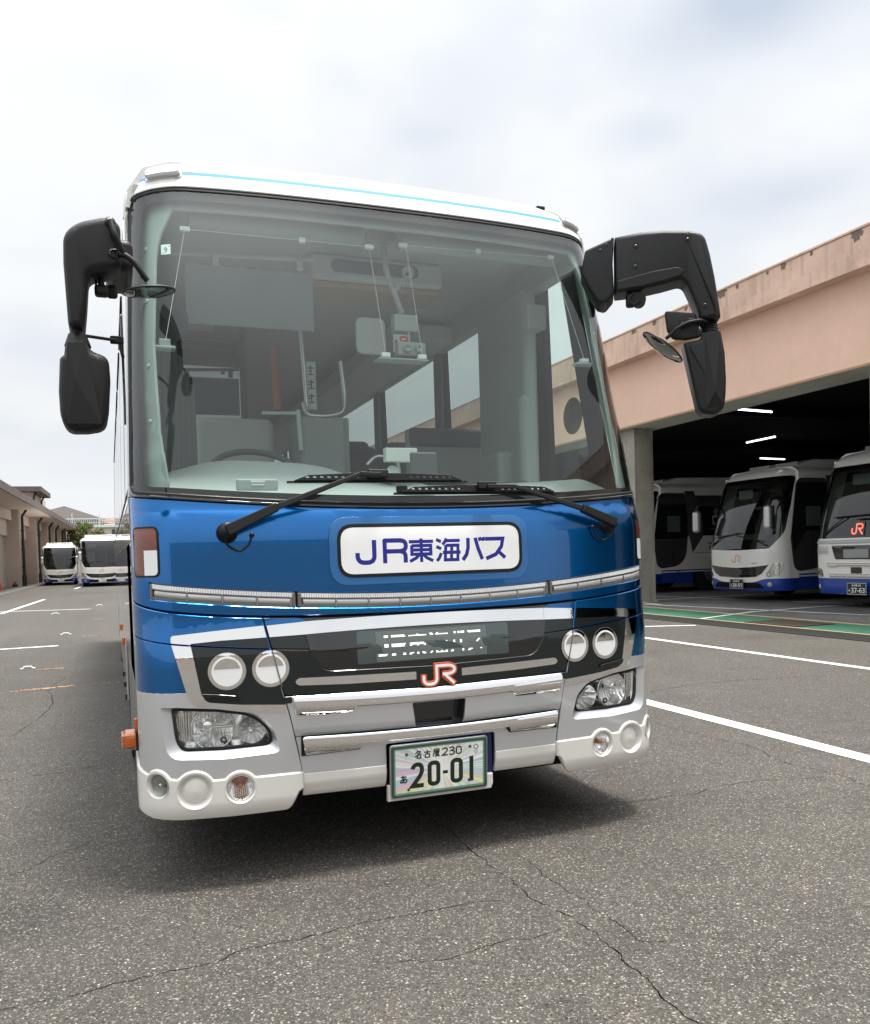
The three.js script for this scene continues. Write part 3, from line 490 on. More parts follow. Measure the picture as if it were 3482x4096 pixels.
// ---------------------------------------------------------------- lettering drawn stroke by stroke (boxes of 100 x 100, y down)
const GLYPH = {
  higashi: [[[4, 13], [96, 13]], [[50, 0], [50, 100]], [[14, 30], [86, 30], [86, 66], [14, 66], [14, 28]], [[14, 48], [86, 48]], [[44, 66], [30, 82], [6, 96]], [[56, 66], [70, 82], [94, 96]]],
  umi: [[[3, 6], [22, 16]], [[3, 36], [22, 46]], [[4, 98], [14, 84], [22, 64]], [[44, 2], [38, 16], [28, 28]], [[40, 12], [98, 12]], [[41, 32], [90, 32], [88, 94], [37, 94], [41, 30]], [[28, 62], [100, 62]], [[65, 32], [62, 94]]],
  ba: [[[28, 2], [27, 45], [20, 74], [4, 97]], [[58, 2], [70, 50], [86, 96]], [[76, 0], [80, 16]], [[91, 0], [95, 16]]],
  su: [[[2, 8], [88, 8], [80, 42], [52, 76], [4, 94]], [[58, 58], [97, 92]]],
  na: [[[46, 2], [32, 22], [10, 40]], [[36, 14], [80, 14], [70, 36], [40, 60], [4, 78]], [[40, 30], [54, 44]], [[36, 58], [84, 58], [84, 96], [36, 96], [36, 58]]],
  furu: [[[4, 30], [96, 30]], [[50, 4], [50, 54]], [[22, 54], [80, 54], [80, 96], [22, 96], [22, 54]]],
  ya: [[[18, 8], [88, 8], [88, 28], [18, 28]], [[18, 8], [18, 50], [4, 96]], [[30, 42], [92, 42]], [[52, 42], [38, 58], [80, 56]], [[70, 48], [86, 64]], [[34, 76], [90, 76]], [[60, 62], [60, 94]], [[26, 95], [98, 95]]],
  a: [[[16, 24], [84, 22]], [[42, 4], [42, 50], [52, 90]], [[66, 38], [52, 68], [28, 88], [14, 80], [20, 62], [46, 46], [72, 46], [88, 62], [80, 82], [58, 94]]],
  kashi: [[[28, 4], [14, 22], [6, 30]], [[20, 20], [20, 36]], [[34, 16], [94, 12]], [[56, 2], [64, 22], [92, 34]], [[26, 42], [76, 42], [76, 80], [26, 80], [26, 42]], [[26, 54], [76, 54]], [[26, 67], [76, 67]], [[38, 82], [14, 98]], [[62, 82], [90, 98]]],
  kiri: [[[4, 40], [50, 30]], [[26, 8], [26, 70], [50, 62]], [[52, 14], [92, 14], [90, 90], [76, 84]], [[70, 14], [66, 54], [44, 94]]],
  J: [[[72, 2], [72, 70], [70, 80], [65, 88], [57, 93], [48, 95], [30, 95], [21, 93], [13, 88], [8, 80], [6, 70], [6, 54]]],
  R: [[[10, 100], [10, 6], [72, 6], [81, 8], [88, 12], [92, 19], [93, 28], [92, 37], [88, 44], [81, 49], [72, 51], [10, 51]], [[68, 51], [78, 53], [86, 58], [90, 66], [91, 76], [91, 100]]],
};
function strokes(c, paths, x, y, w, h, lw, join = 'miter') {
  c.lineWidth = lw; c.lineJoin = join; c.lineCap = 'butt';
  for (const p of paths) { c.beginPath(); p.forEach(([u, v], i) => (i ? c.lineTo(x + u / 100 * w, y + v / 100 * h) : c.moveTo(x + u / 100 * w, y + v / 100 * h))); c.stroke(); }
}
// the joined J-and-R emblem: a band with an outline, built as strokes of two widths
function emblem(c, x, y, w, h, outer, inner, a, b) {
  const P = () => {
    const X = (u) => x + u / 100 * w, Y = (v) => y + v / 100 * h;
    c.beginPath(); c.moveTo(X(7), Y(46)); c.lineTo(X(7), Y(72)); c.quadraticCurveTo(X(8), Y(92), X(24), Y(92)); c.quadraticCurveTo(X(42), Y(92), X(43), Y(72)); c.lineTo(X(43), Y(9)); c.lineTo(X(76), Y(9)); c.quadraticCurveTo(X(93), Y(10), X(93), Y(29)); c.quadraticCurveTo(X(93), Y(48), X(76), Y(49)); c.lineTo(X(59), Y(49)); c.stroke();
    c.beginPath(); c.moveTo(X(62), Y(44)); c.lineTo(X(94), Y(96)); c.stroke();
  };
  c.lineJoin = 'round'; c.lineCap = 'butt';
  c.strokeStyle = outer; c.lineWidth = a; P(); c.strokeStyle = inner; c.lineWidth = b; c.lineCap = 'square'; P();
}
const digit = {
  0: (c, x, y, w, h) => { const r = w * 0.42; c.beginPath(); c.moveTo(x, y + r); c.quadraticCurveTo(x, y, x + w / 2, y); c.quadraticCurveTo(x + w, y, x + w, y + r); c.lineTo(x + w, y + h - r); c.quadraticCurveTo(x + w, y + h, x + w / 2, y + h); c.quadraticCurveTo(x, y + h, x, y + h - r); c.closePath(); c.stroke(); },
  1: (c, x, y, w, h) => { c.beginPath(); c.moveTo(x + w * 0.6, y - c.lineWidth / 2); c.lineTo(x + w * 0.6, y + h + c.lineWidth / 2); c.stroke(); },
  2: (c, x, y, w, h) => { c.beginPath(); c.moveTo(x, y + h * 0.2); c.quadraticCurveTo(x + w * 0.12, y, x + w * 0.52, y); c.quadraticCurveTo(x + w, y, x + w, y + h * 0.26); c.quadraticCurveTo(x + w, y + h * 0.4, x + w * 0.7, y + h * 0.6); c.lineTo(x, y + h); c.lineTo(x + w + c.lineWidth * 0.4, y + h); c.stroke(); },
};
const TX = {};
// the long name plate on the blue nose
TX.sign = canvasTex(2048, 488, (c, W, H) => {
  c.fillStyle = '#f8f9f8'; c.fillRect(0, 0, W, H); c.strokeStyle = '#1a1f8c';
  const X = (s) => (s + 0.406) / 0.849 * W, Y = (v) => (1.472 - v) / 0.202 * H, y0 = Y(1.418), y1 = Y(1.314), k = 0.694 / 1292, S = (px) => X(-0.331 + (px - 233) * k * 1.004);
  const put = (g, a, b, lw, j) => strokes(c, GLYPH[g], S(a), y0, S(b) - S(a), y1 - y0, lw, j);
  put('J', 218, 428, 47, 'round'); put('R', 436, 652, 46, 'round');
  put('higashi', 655, 885, 35); put('umi', 896, 1118, 35); put('ba', 1128, 1346, 42); put('su', 1344, 1536, 42);
});
TX.plate = canvasTex(1024, 512, (c, W, H) => {
  c.fillStyle = '#eef0ea'; c.fillRect(0, 0, W, H);
  const r = rng(2020), tint = ['#a9c8df', '#f2d3a5', '#c9e3bb', '#f3ef9f', '#e9b8cf', '#c3bfe0', '#b9dcd9', '#f0c6b4', '#ffffff', '#e8ecc2', '#d7d9d8'], cx = 0.52 * W, cy = 0.54 * H;
  for (let i = 0; i < 150; i++) { const a = r() * 6.283, w = 0.008 + 0.045 * r(); c.fillStyle = tint[Math.floor(r() * tint.length)]; c.globalAlpha = 0.75; c.beginPath(); c.moveTo(cx, cy); c.lineTo(cx + Math.cos(a - w) * 900, cy + Math.sin(a - w) * 900); c.lineTo(cx + Math.cos(a + w) * 900, cy + Math.sin(a + w) * 900); c.fill(); }
  c.globalAlpha = 1;
  const gr = c.createRadialGradient(cx, cy, 5, cx, cy, 260); gr.addColorStop(0, 'rgba(246,248,240,0.95)'); gr.addColorStop(1, 'rgba(246,248,240,0)'); c.fillStyle = gr; c.fillRect(0, 0, W, H);
  const rc = c.createRadialGradient(W * 0.9, 70, 20, W * 0.9, 70, 150); rc.addColorStop(0, 'rgba(242,244,238,1)'); rc.addColorStop(1, 'rgba(242,244,238,0)'); c.fillStyle = rc; c.fillRect(0, 0, W, H);
  c.strokeStyle = '#6d9a86'; c.lineWidth = 52; c.strokeRect(0, 0, W, H);
  const ink = '#0e2412'; c.strokeStyle = ink; c.fillStyle = ink;
  let x = 232; for (const g of ['na', 'furu', 'ya']) { strokes(c, GLYPH[g], x, 52, 80, 84, 13); x += 100; }
  c.lineWidth = 15; let dx = x + 8;
  for (const d of ['2', '3', '0']) { if (d === '3') { c.beginPath(); c.moveTo(dx, 64); c.quadraticCurveTo(dx + 26, 48, dx + 46, 60); c.quadraticCurveTo(dx + 58, 80, dx + 22, 92); c.quadraticCurveTo(dx + 66, 96, dx + 54, 122); c.quadraticCurveTo(dx + 30, 144, dx - 2, 126); c.stroke(); } else digit[d](c, dx, 58, 54, 74); dx += 78; }
  c.lineWidth = 46; c.lineJoin = 'miter'; c.lineCap = 'butt';
  digit[2](c, 208, 200, 104, 226); digit[0](c, 396, 200, 96, 226); c.fillRect(543, 298, 56, 34); digit[0](c, 650, 200, 96, 226); digit[1](c, 812, 200, 90, 226);
  strokes(c, GLYPH.a, 66, 296, 92, 92, 15, 'round');
  c.strokeStyle = '#3d474c'; c.lineWidth = 13; c.setLineDash([9, 4]); c.beginPath(); c.arc(918, 80, 24, 0, 7); c.stroke(); c.setLineDash([]);
  c.lineWidth = 2; for (const [a, b] of [[-16, 0], [0, 0], [16, 0], [-8, 8], [8, 8]]) { c.beginPath(); c.arc(918 + a * 0.8, 138 + b, 6, 0, 7); c.stroke(); }
  c.fillRect(886, 118, 64, 5);
});
TX.emblem = canvasTex(512, 440, (c, W, H) => { c.fillStyle = '#1c2625'; c.fillRect(0, 0, W, H); emblem(c, 22, 18, W - 44, H - 36, '#d8521f', '#f6eee8', 74, 40); });
TX.emblemWhite = canvasTex(512, 440, (c, W, H) => { c.fillStyle = '#eeece6'; c.fillRect(0, 0, W, H); emblem(c, 22, 18, W - 44, H - 36, '#e05a3a', '#eeece6', 72, 26); });
TX.emblemRed = canvasTex(512, 440, (c, W, H) => { c.fillStyle = '#020202'; c.fillRect(0, 0, W, H); emblem(c, 40, 36, W - 80, H - 72, '#c02418', '#ff8468', 62, 26); });
// light-emitting matrix caught between two refreshes: only some rows are lit
{
  const NX = 112, NY = 28, mask = document.createElement('canvas'); mask.width = NX; mask.height = NY; const m = mask.getContext('2d'); m.fillStyle = '#000'; m.fillRect(0, 0, NX, NY); m.strokeStyle = '#fff';
  let x = 2; for (const [g, w] of [['J', 13], ['R', 15], ['higashi', 21], ['umi', 21], ['ba', 17], ['su', 17]]) { strokes(m, GLYPH[g], x, 3, w - 2, 21, g === 'J' || g === 'R' ? 3 : 1.7); x += w + 0.6; }
  const px = m.getImageData(0, 0, NX, NY).data, on = (i, j) => px[(j * NX + i) * 4] > 90 && [4, 5, 12, 13, 14, 21, 22].includes(j);
  const dots = (lit) => canvasTex(1792, 448, (c, W, H) => {
    c.fillStyle = lit ? '#000' : '#39423f'; c.fillRect(0, 0, W, H); const q = W / NX;
    for (let j = 0; j < NY; j++) for (let i = 0; i < NX; i++) { const o = on(i, j); c.fillStyle = lit ? (o ? '#ffffff' : '#000') : (o ? '#e8e8e8' : '#a3aca9'); c.beginPath(); c.arc((i + 0.5) * q, (j + 0.5) * q, q * (o ? 0.50 : 0.31), 0, 7); c.fill(); }
  });
  TX.dots = dots(false); TX.dotsLit = dots(true);
}
const plateTex = (top, num, kana, bg = '#12261a', fg = '#e8efe6') => canvasTex(512, 256, (c, W, H) => {
  c.fillStyle = bg; c.fillRect(0, 0, W, H); c.strokeStyle = fg; c.fillStyle = fg; c.lineWidth = 6; c.strokeRect(8, 8, W - 16, H - 16);
  let x = 128; for (const g of ['na', 'furu', 'ya']) { strokes(c, GLYPH[g], x, 30, 44, 44, 7); x += 50; }
  c.font = 'bold 56px sans-serif'; c.textBaseline = 'middle'; c.fillText(top, x + 4, 54); c.font = 'bold 150px sans-serif'; c.textAlign = 'center'; c.fillText(num, W * 0.57, 164, 390);
  strokes(c, GLYPH.a, 34, 140, 50, 50, 8, 'round');
});
TX.plate2451 = plateTex('230', '24-51'); TX.plate3763 = plateTex('200', '37-63'); TX.plateFar = plateTex('230', '20 · 63', 0, '#dfe3dc', '#33423a'); TX.plateFar2 = plateTex('230', '· 156', 0, '#dfe3dc', '#33423a');
TX.side = canvasTex(512, 256, (c, W, H) => { c.fillStyle = '#eeece6'; c.fillRect(0, 0, W, H); c.fillStyle = c.strokeStyle = '#22231f'; c.font = 'bold 104px sans-serif'; c.textBaseline = 'middle'; c.fillText('H64-2554', 10, 70, 490); strokes(c, GLYPH.kashi, 20, 148, 88, 88, 14); strokes(c, GLYPH.kiri, 170, 148, 88, 88, 14); });
TX.front2451 = canvasTex(512, 80, (c, W, H) => { c.fillStyle = '#eeece6'; c.fillRect(0, 0, W, H); c.fillStyle = '#22231f'; c.font = 'bold 70px sans-serif'; c.textBaseline = 'middle'; c.fillText('H64-2451', 10, 42, 490); });
TX.sticker = canvasTex(128, 128, (c, W, H) => { c.fillStyle = '#dfe9e4'; c.fillRect(0, 0, W, H); c.fillStyle = '#24302c'; c.font = 'bold 84px sans-serif'; c.textAlign = 'center'; c.textBaseline = 'middle'; c.fillText('9', 66, 70); c.font = 'bold 26px sans-serif'; c.fillText('6', 106, 22); c.fillRect(12, 108, 14, 6); c.fillRect(40, 112, 8, 6); });
TX.notice = canvasTex(128, 512, (c, W, H) => { c.fillStyle = '#c9cfcb'; c.fillRect(0, 0, W, H); c.fillStyle = '#2f3634'; const r = rng(4); for (let i = 0; i < 3; i++) { const y = 60 + i * 150; c.fillRect(26, y, 76, 16); c.fillRect(56, y - 20, 18, 90); c.fillRect(26, y + 70, 76, 12); c.fillRect(24 + r() * 10, y + 30, 30, 12); } c.strokeStyle = '#555'; c.strokeRect(6, 6, W - 12, H - 12); });
TX.cabinSign = canvasTex(128, 128, (c, W, H) => { c.fillStyle = '#e9ecea'; c.fillRect(0, 0, W, H); emblem(c, 14, 22, 100, 66, '#d8521f', '#d8521f', 17, 9); c.fillStyle = '#333'; c.fillRect(56, 106, 30, 6); });
const printed = (name, t, more = {}) => mat(name, [1, 1, 1], 0.4, 0, { map: t, clearcoat: 0.3, ...more });
// ---------------------------------------------------------------- the blue coach
const coach = thing('blue_coach', 'large blue and silver highway coach in the foreground seen from its front left corner', 'bus', [0.012, 0, 0]);
{
  const clamp = THREE.MathUtils.clamp, PH0 = Math.atan(0.3462), CR = 0.35;
  const skin = makeSkin({
    R: (v) => 0.17 + 0.09 * clamp((v - 1.45) / 0.7, 0, 1) + 0.1 * clamp((v - 3) / 0.39, 0, 1), k2: 0.028, k4: 0.022,
    narrow: (v) => 1.245 - clamp(v - 1.6, 0, 1.4) * 0.03 - 0.17 * clamp((v - 3) / 0.39, 0, 1) ** 2,
    profile: (v) => {
      if (v < 0.36) return [v, 0.0071 - 5 * (0.36 - v) ** 2];
      if (v <= 0.95) return [v, 0.012 * (0.95 - v)];
      if (v <= 1.1) return [v, -0.14 * (v - 0.95)];
      if (v <= 1.55) return [v, -0.021 - 0.02 * (v - 1.1) - 0.85 * Math.max(0, v - 1.405) ** 2];
      const t = Math.min(v, 3) - 1.55, z = -0.0503 - 0.12 * t - 0.078 * t * t;
      if (v <= 3) return [v, z];
      const p = PH0 + (v - 3) / CR; return [3 + CR * (Math.sin(p) - Math.sin(PH0)), z + CR * (Math.cos(p) - Math.cos(PH0))];
    },
  });
  const P = (name, c, m, o = {}, holes = [], parent = coach, label) => part(name, plate(skin, c, holes, o), m, parent, label);
  const E = 1.50, yTop = (s) => 1.553 + 0.042 * s * s, ySeam = (s) => 1.094 + 0.012 * s * s + 0.022 * s ** 4, ySplit = (s) => 0.945 + 0.055 * s * s;
  const seamPts = [[1.2, 0.764], [1.101, 0.743], [0.973, 0.715], [0.818, 0.68], [0.664, 0.644], [0.538, 0.62], [0.456, 0.606], [0.3, 0.604]];
  const seamX = (y) => { for (let i = 0; i + 1 < seamPts.length; i++) { const [a, u] = seamPts[i], [b, w] = seamPts[i + 1]; if (y <= a && y >= b) return lerp(u, w, (a - y) / (a - b)); } return 0.604; };
  // ---- nose panel with lamp strip recess
  const ledTop = (s) => 1.186 + 0.055 * s * s, ledBot = (s) => 1.121 + 0.053 * s * s;
  const ledC = strip(-1.206, 1.206, (s) => ledTop(s) + 0.003, (s) => ledBot(s) - 0.003, 40);
  P('nose_panel', strip(-E, E, (s) => yTop(s) - 0.004, (s) => ySeam(s) + 0.007, 48), M.blue, { off: -0.016, th: 0.016, bev: 0.003, step: [0.04, 0.05] }, [ledC]);
  P('bulkhead', rect(-1.3, 1.3, 0.37, 1.56), M.darkVoid, { off: -0.19, th: 0.01, bev: 0, step: [0.1, 0.2] });
  for (const k of [-1, 1]) P('gap_backing', strip(0.56 * k, 1.44 * k, () => 1.19, () => 0.80), M.darkVoid, { off: -0.032, th: 0.006, bev: 0, step: [0.05, 0.1] });
  P('gap_backing', rect(-0.75, 0.75, 1.06, 1.15), M.darkVoid, { off: -0.034, th: 0.006, bev: 0 });
  for (const [a, b, n, lab] of [[-1.203, -0.604, 4, 'left end of the lamp strip'], [-0.596, 0.596, 8, 'middle of the lamp strip'], [0.604, 1.203, 4, 'right end of the lamp strip']]) {
    const lampStrip = P('marker_lamp', strip(a, b, ledTop, ledBot, 24), M.frostDark, { off: -0.016, th: 0.004, bev: 0.001 }, [], coach, lab);
    const cells = [], N = Math.round((b - a) / 0.0105); for (let i = 0; i < N; i++) { const s = lerp(a + 0.008, b - 0.008, (i + 0.5) / N); cells.push(on(skin, box(0.0085, 0.017, 0.010, 0, 0, 0), s, ledTop(s) - 0.013, -0.006)); }
    part('led_cell', cells, M.sticker, lampStrip).userData.kind = 'stuff';
    for (let i = 0; i < n; i++) {
      const u = lerp(a + 0.02, b - 0.02, i / n), w = lerp(a + 0.02, b - 0.02, (i + 1) / n), mid = (s) => (ledTop(s) + ledBot(s)) / 2 - 0.008;
      P('tube_lens', strip(u + 0.004, w - 0.004, (s) => mid(s) + 0.012, (s) => mid(s) - 0.013, 8), M.frost, { off: (s, v) => -0.012 + 0.010 * Math.sqrt(Math.max(0, 1 - ((v - mid(s)) / 0.0135) ** 2)), th: 0.001, bev: 0, step: [0.045, 0.004] }, [], lampStrip);
      part('divider', on(skin, box(0.004, 0.034, 0.012), w, mid(w), -0.006), M.satin, lampStrip);
    }
    P('lamp_trim', strip(a, b, (s) => ledTop(s) - 0.023, (s) => ledTop(s) - 0.025, 24), M.satin, { off: -0.012, th: 0.008, bev: 0 }, [], lampStrip);
    P('lower_bed', strip(a, b, (s) => ledBot(s) + 0.011, (s) => ledBot(s) + 0.001, 24), M.frostDark, { off: -0.013, th: 0.010, bev: 0.001 }, [], lampStrip);
    for (const q of [a + 0.008, b - 0.008]) part('end_cap', on(skin, box(0.014, 0.056, 0.01, 0, 0, 0, 0.002), q, (ledTop(q) + ledBot(q)) / 2, -0.005), M.frostDark, lampStrip);
  }
  // ---- name plate
  const nb = P('name_board', rect(-0.452, 0.488, 1.226, 1.515, 0.085), M.signBlue, { off: 0.001, th: 0.006, bev: 0.002, step: [0.05, 0.06] }, [], coach, 'pale blue board with a white name plate');
  P('black_border', rect(-0.420, 0.457, 1.256, 1.486, 0.072), M.rubber, { off: 0.0072, th: 0.0012, bev: 0, step: [0.05, 0.06] }, [rect(-0.405, 0.442, 1.271, 1.471, 0.058)], nb);
  P('lettered_plate', rect(-0.406, 0.443, 1.270, 1.472, 0.06), printed('white_name_plate', TX.sign), { off: 0.0070, th: 0.0010, bev: 0, step: [0.05, 0.06], uv: [-0.406, 0.443, 1.27, 1.472] }, [], nb, 'white plate with blue lettering');
  // ---- corner reflectors
  for (const k of [-1, 1]) {
    const f = (c) => (k < 0 ? flip(c) : c), b = P('reflector_film', f(rect(1.148, 1.296, 1.286, 1.494, 0.026)), M.rubber, { off: 0.0005, th: 0.0015, bev: 0 });
    P('red_field', f(rounded([[1.156, 1.397, 0], [1.222, 1.397, 0], [1.222, 1.294, 0], [1.288, 1.294, 0.02], [1.288, 1.486, 0.02], [1.156, 1.486, 0.02]], 0.02)), M.brown, { off: 0.0021, th: 0.0012, bev: 0 }, [], b);
    P('white_field', f(rounded([[1.156, 1.294, 0.02], [1.2215, 1.294, 0], [1.2215, 1.3965, 0], [1.156, 1.3965, 0]], 0.02)), M.sticker, { off: 0.0021, th: 0.0012, bev: 0 }, [], b);
  }
  // ---- windscreen, frit, rubber
  const ws = (e, r = 0.07) => rounded([...Array.from({ length: 25 }, (_, i) => { const s = lerp(-1.302 - e, 1.302 + e, i / 24); return [s, 1.578 + 0.042 * s * s - e, i % 24 ? 0 : r]; }), [1.285 + e, 2.3, 0], [1.262 + e, 2.992 + e, r * 1.5], ...Array.from({ length: 11 }, (_, i) => [lerp(1.1, -1.1, i / 10), 2.992 + e, 0]), [-1.262 - e, 2.992 + e, r * 1.5], [-1.285 - e, 2.3, 0]], 0);
  const clearC = rounded([...Array.from({ length: 25 }, (_, i) => { const s = lerp(-1.212, 1.212, i / 24); return [s, 1.612 + 0.036 * s * s, i % 24 ? 0 : 0.05]; }), [1.225, 2.3, 0], [1.172, 2.948, 0.07], [-1.172, 2.948, 0.07], [-1.225, 2.3, 0]], 0);
  const shield = P('windscreen', ws(0), M.windscreen, { off: -0.006, th: 0, bev: 0, step: [0.05, 0.08] });
  P('black_band', ws(-0.002), M.frit, { off: -0.013, th: 0.002, bev: 0 }, [clearC], shield);
  P('rubber_seal', ws(0.020, 0.09), M.rubber, { off: -0.014, th: 0.013, bev: 0.006 }, [ws(0.001)], shield);
  P('seal_bead', ws(0.0205, 0.09), M.black, { off: -0.002, th: 0.004, bev: 0.002 }, [ws(0.0145)], shield);
  P('inspection_sticker', rect(-1.072, -1.026, 2.688, 2.736, 0.002), printed('sticker_9', TX.sticker, { emissiveIntensity: 0 }), { off: -0.0155, th: 0.001, bev: 0 }, [], shield);
  // ---- roof crown above the windscreen
  const B = 1.9, roofTop = 3.385, seal = (s) => 3.014;
  const brow = P('roof_brow', rounded([[-1.43, 1.63], [-1.335, 1.63], [-1.325, 2.3], [-1.300, 2.9], [-1.288, 3.0, 0.1], [-1.2, seal(0), 0.05], [1.2, seal(0), 0.05], [1.288, 3.0, 0.1], [1.300, 2.9], [1.325, 2.3], [1.335, 1.63], [1.43, 1.63], [1.43, 2.96], [B, 2.98], [B, 3.082], [-B, 3.082], [-B, 2.98], [-1.43, 2.96]], 0), M.white, { off: -0.012, th: 0.013, bev: 0.002, step: [0.05, 0.05] });
  P('blue_pinstripe', strip(-B, B, () => 3.107, () => 3.0825, 50), M.stripe, { off: -0.012, th: 0.013, bev: 0, step: [0.05, 0.02] }, [], brow);
  P('crown_panel', strip(-B, B, () => roofTop, () => 3.1075, 50), M.pearl, { off: -0.012, th: 0.013, bev: 0, step: [0.05, 0.03] }, [], brow);
  for (const k of [-1, 1]) {
    const f = (c) => (k < 0 ? flip(c) : c), l = P('clearance_lamp', f(rect(0.965, 1.115, 3.072, 3.13, 0.02)), M.frost, { off: 0.004, th: 0.022, bev: 0.008, step: [0.03, 0.02] });
    P('lamp_base', f(rect(0.953, 1.127, 3.062, 3.14, 0.02)), M.satin, { off: 0.0015, th: 0.006, bev: 0.002 }, [], l);
    for (const q of [0.978, 1.102]) part('screw', on(skin, lathe([[0, 0.004], [0.005, 0.003], [0.006, 0]], 12), q * k, 3.1, 0.026), M.satin, l);
  }
  part('roof_panel', slab([[-1.20, 2.96], [-1.185, 3.05], [-1.12, 3.15], [-1.0, 3.195], [-0.6, 3.215], [0.6, 3.215], [1.0, 3.195], [1.12, 3.15], [1.185, 3.05], [1.20, 2.96], [1.15, 2.96], [1.10, 3.07], [-1.10, 3.07], [-1.15, 2.96]], -11.95, -0.62, 0.002), M.white, coach);
  part('aerial', [rod(V(0.93, 3.19, -0.62), V(1.04, 3.135, -0.58), 0.006, 0.004), box(0.05, 0.02, 0.03, 0.92, 3.20, -0.62, 0.006)], M.rubber, coach);
  // ---- corner units: painted panels, mirror film, graphite film
  const G = 0.0035;
  for (const k of [-1, 1]) {
    const f = (c) => (k < 0 ? flip(c) : c), side = k < 0 ? 'left' : 'right';
    const inner = (y0, y1, n = 8) => Array.from({ length: n + 1 }, (_, i) => { const y = lerp(y0, y1, i / n); return [seamX(y) + G, y]; });
    const along = (fn, s0, s1, d, n = 16) => Array.from({ length: n + 1 }, (_, i) => { const s = lerp(s0, s1, i / n); return [s, fn(s) + d]; });
    const U = P('upper_corner_panel', f([...inner(ySeam(0.74) - 0.006, ySplit(0.72) + G, 4), ...along(ySplit, 0.73, E, G), ...along(ySeam, E, 0.76, -0.006)]), M.blue, { off: -0.016, th: 0.016, bev: 0.0025, step: [0.04, 0.05] });
    const F = P('centre_flap', f([...along(ySplit, 0.559, 0.708, G, 3), ...Array.from({ length: 5 }, (_, i) => { const y = lerp(ySplit(0.7) + 0.012, ySeam(0.74) - 0.006, i / 4); return [seamX(y) - G, y]; }), ...along(ySeam, 0.735, 0.592, -0.006, 3)]), M.graphite, { off: -0.016, th: 0.016, bev: 0.0025, step: [0.04, 0.05] });
    // lower corner: blue above, silver below with the headlamp recess
    const rec = rounded([[0.69, 0.541, 0.03], [0.925, 0.533, 0], [1.12, 0.545, 0.03], [1.152, 0.575, 0.02], [1.172, 0.757, 0.015], [1.10, 0.757, 0], [0.945, 0.742, 0], [0.79, 0.712, 0.03], [0.727, 0.66, 0.03]], 0.02);
    const hl = rounded([[0.725, 0.574, 0.03], [0.925, 0.569, 0], [1.09, 0.575, 0.05], [1.118, 0.612, 0.03], [1.135, 0.748, 0.015], [1.09, 0.748, 0], [0.945, 0.734, 0], [0.80, 0.705, 0.05], [0.728, 0.63, 0.03]], 0.02);
    const fogX = 0.862, domeX = 1.042, crnX = 1.198;
    const bt = (s) => { let y = s < 0.8 ? lerp(0.446, 0.4455, clamp((s - 0.609) / 0.19, 0, 1)) : s < 1.0 ? lerp(0.4455, 0.448, (s - 0.8) / 0.2) : s < 1.25 ? lerp(0.448, 0.474, (s - 1) / 0.25) : lerp(0.474, 0.527, clamp((s - 1.25) / 0.25, 0, 1)); for (const [c, cy, r] of [[fogX, 0.408, 0.069], [domeX, 0.412, 0.079], [crnX, 0.437, 0.062]]) if (Math.abs(s - c) < r) y = Math.max(y, cy + Math.sqrt(r * r - (s - c) ** 2)); return y; };
    const Lb = P('lower_corner_panel', f([...inner(ySplit(0.71) - G, 0.8145), [E, 0.8145], ...along(ySplit, E, 0.716, -G)]), M.blue, { off: -0.016, th: 0.016, bev: 0.001, step: [0.04, 0.05] });
    const Ls = P('silver_corner_panel', f([...inner(0.8135, 0.453, 12), ...Array.from({ length: 91 }, (_, i) => { const s = lerp(0.62, E, i / 90); return [s, bt(s) + 0.002]; }), [E, 0.8135]]), M.silver, { off: -0.016, th: 0.016, bev: 0.001, step: [0.035, 0.04] }, [f(rec)]);
    // bumper corner, three round openings
    const bump = P('bumper_corner', f(rounded([[0.609, 0.446], [0.609, 0.385], [0.628, 0.372], [0.664, 0.300, 0.02], [0.9, 0.296], [1.22, 0.302], [1.36, 0.325], [E, 0.35], ...Array.from({ length: 91 }, (_, i) => { const s = lerp(E, 0.62, i / 90); return [s, bt(s)]; })], 0)), M.cream, { off: -0.022, th: 0.030, bev: 0.006, step: [0.03, 0.03] }, [ring(fogX, 0.408, 0.061), ring(domeX, 0.412, 0.072), ring(crnX, 0.437, 0.056, 0.052)].map(f));
    part('fog_lamp_cup', on(skin, lathe([[0.0625, 0.006], [0.058, 0.004], [0.055, -0.006], [0.053, -0.02]]), fogX * k, 0.408, 0.003), M.cream, bump);
    const fog = part('fog_lamp', on(skin, lathe([[0.053, -0.012], [0.051, -0.010], [0.045, -0.028], [0.03, -0.046], [0.012, -0.054], [0, -0.054]], 48), fogX * k, 0.408, 0.002), M.reflector, coach);
    part('lamp_rim', on(skin, lathe([[0.0545, -0.016], [0.0545, -0.006], [0.050, -0.004], [0.049, -0.008]]), fogX * k, 0.408, 0.003), M.chrome, fog);
    { const fl = []; for (let i = -5; i <= 5; i++) { const h = Math.sqrt(Math.max(0, 0.042 ** 2 - (i * 0.008) ** 2)); fl.push(on(skin, rod(V(i * 0.008, -h, -0.022), V(i * 0.008, -0.004, -0.022), 0.0016, 0.0016, 6), fogX * k, 0.408, 0)); } part('flute', fl, M.reflector, fog); }
    part('bulb', on(skin, lathe([[0, 0.002], [0.009, 0], [0.011, -0.012], [0.013, -0.045]], 20), fogX * k, 0.413, -0.01), mat('amber_bulb', [0.45, 0.13, 0.06], 0.2, 0.3), fog);
    part('lens', on(skin, lathe([[0, 0.004], [0.025, 0.002], [0.049, -0.008]], 32), fogX * k, 0.408, -0.004), M.clear, fog);
    part('blank_cap', on(skin, lathe([[0.0735, 0.006], [0.066, 0.002], [0.058, -0.016], [0.052, -0.018], [0.046, -0.010], [0.03, -0.003], [0, 0.0]], 48), domeX * k, 0.412, 0.002), M.cream, bump);
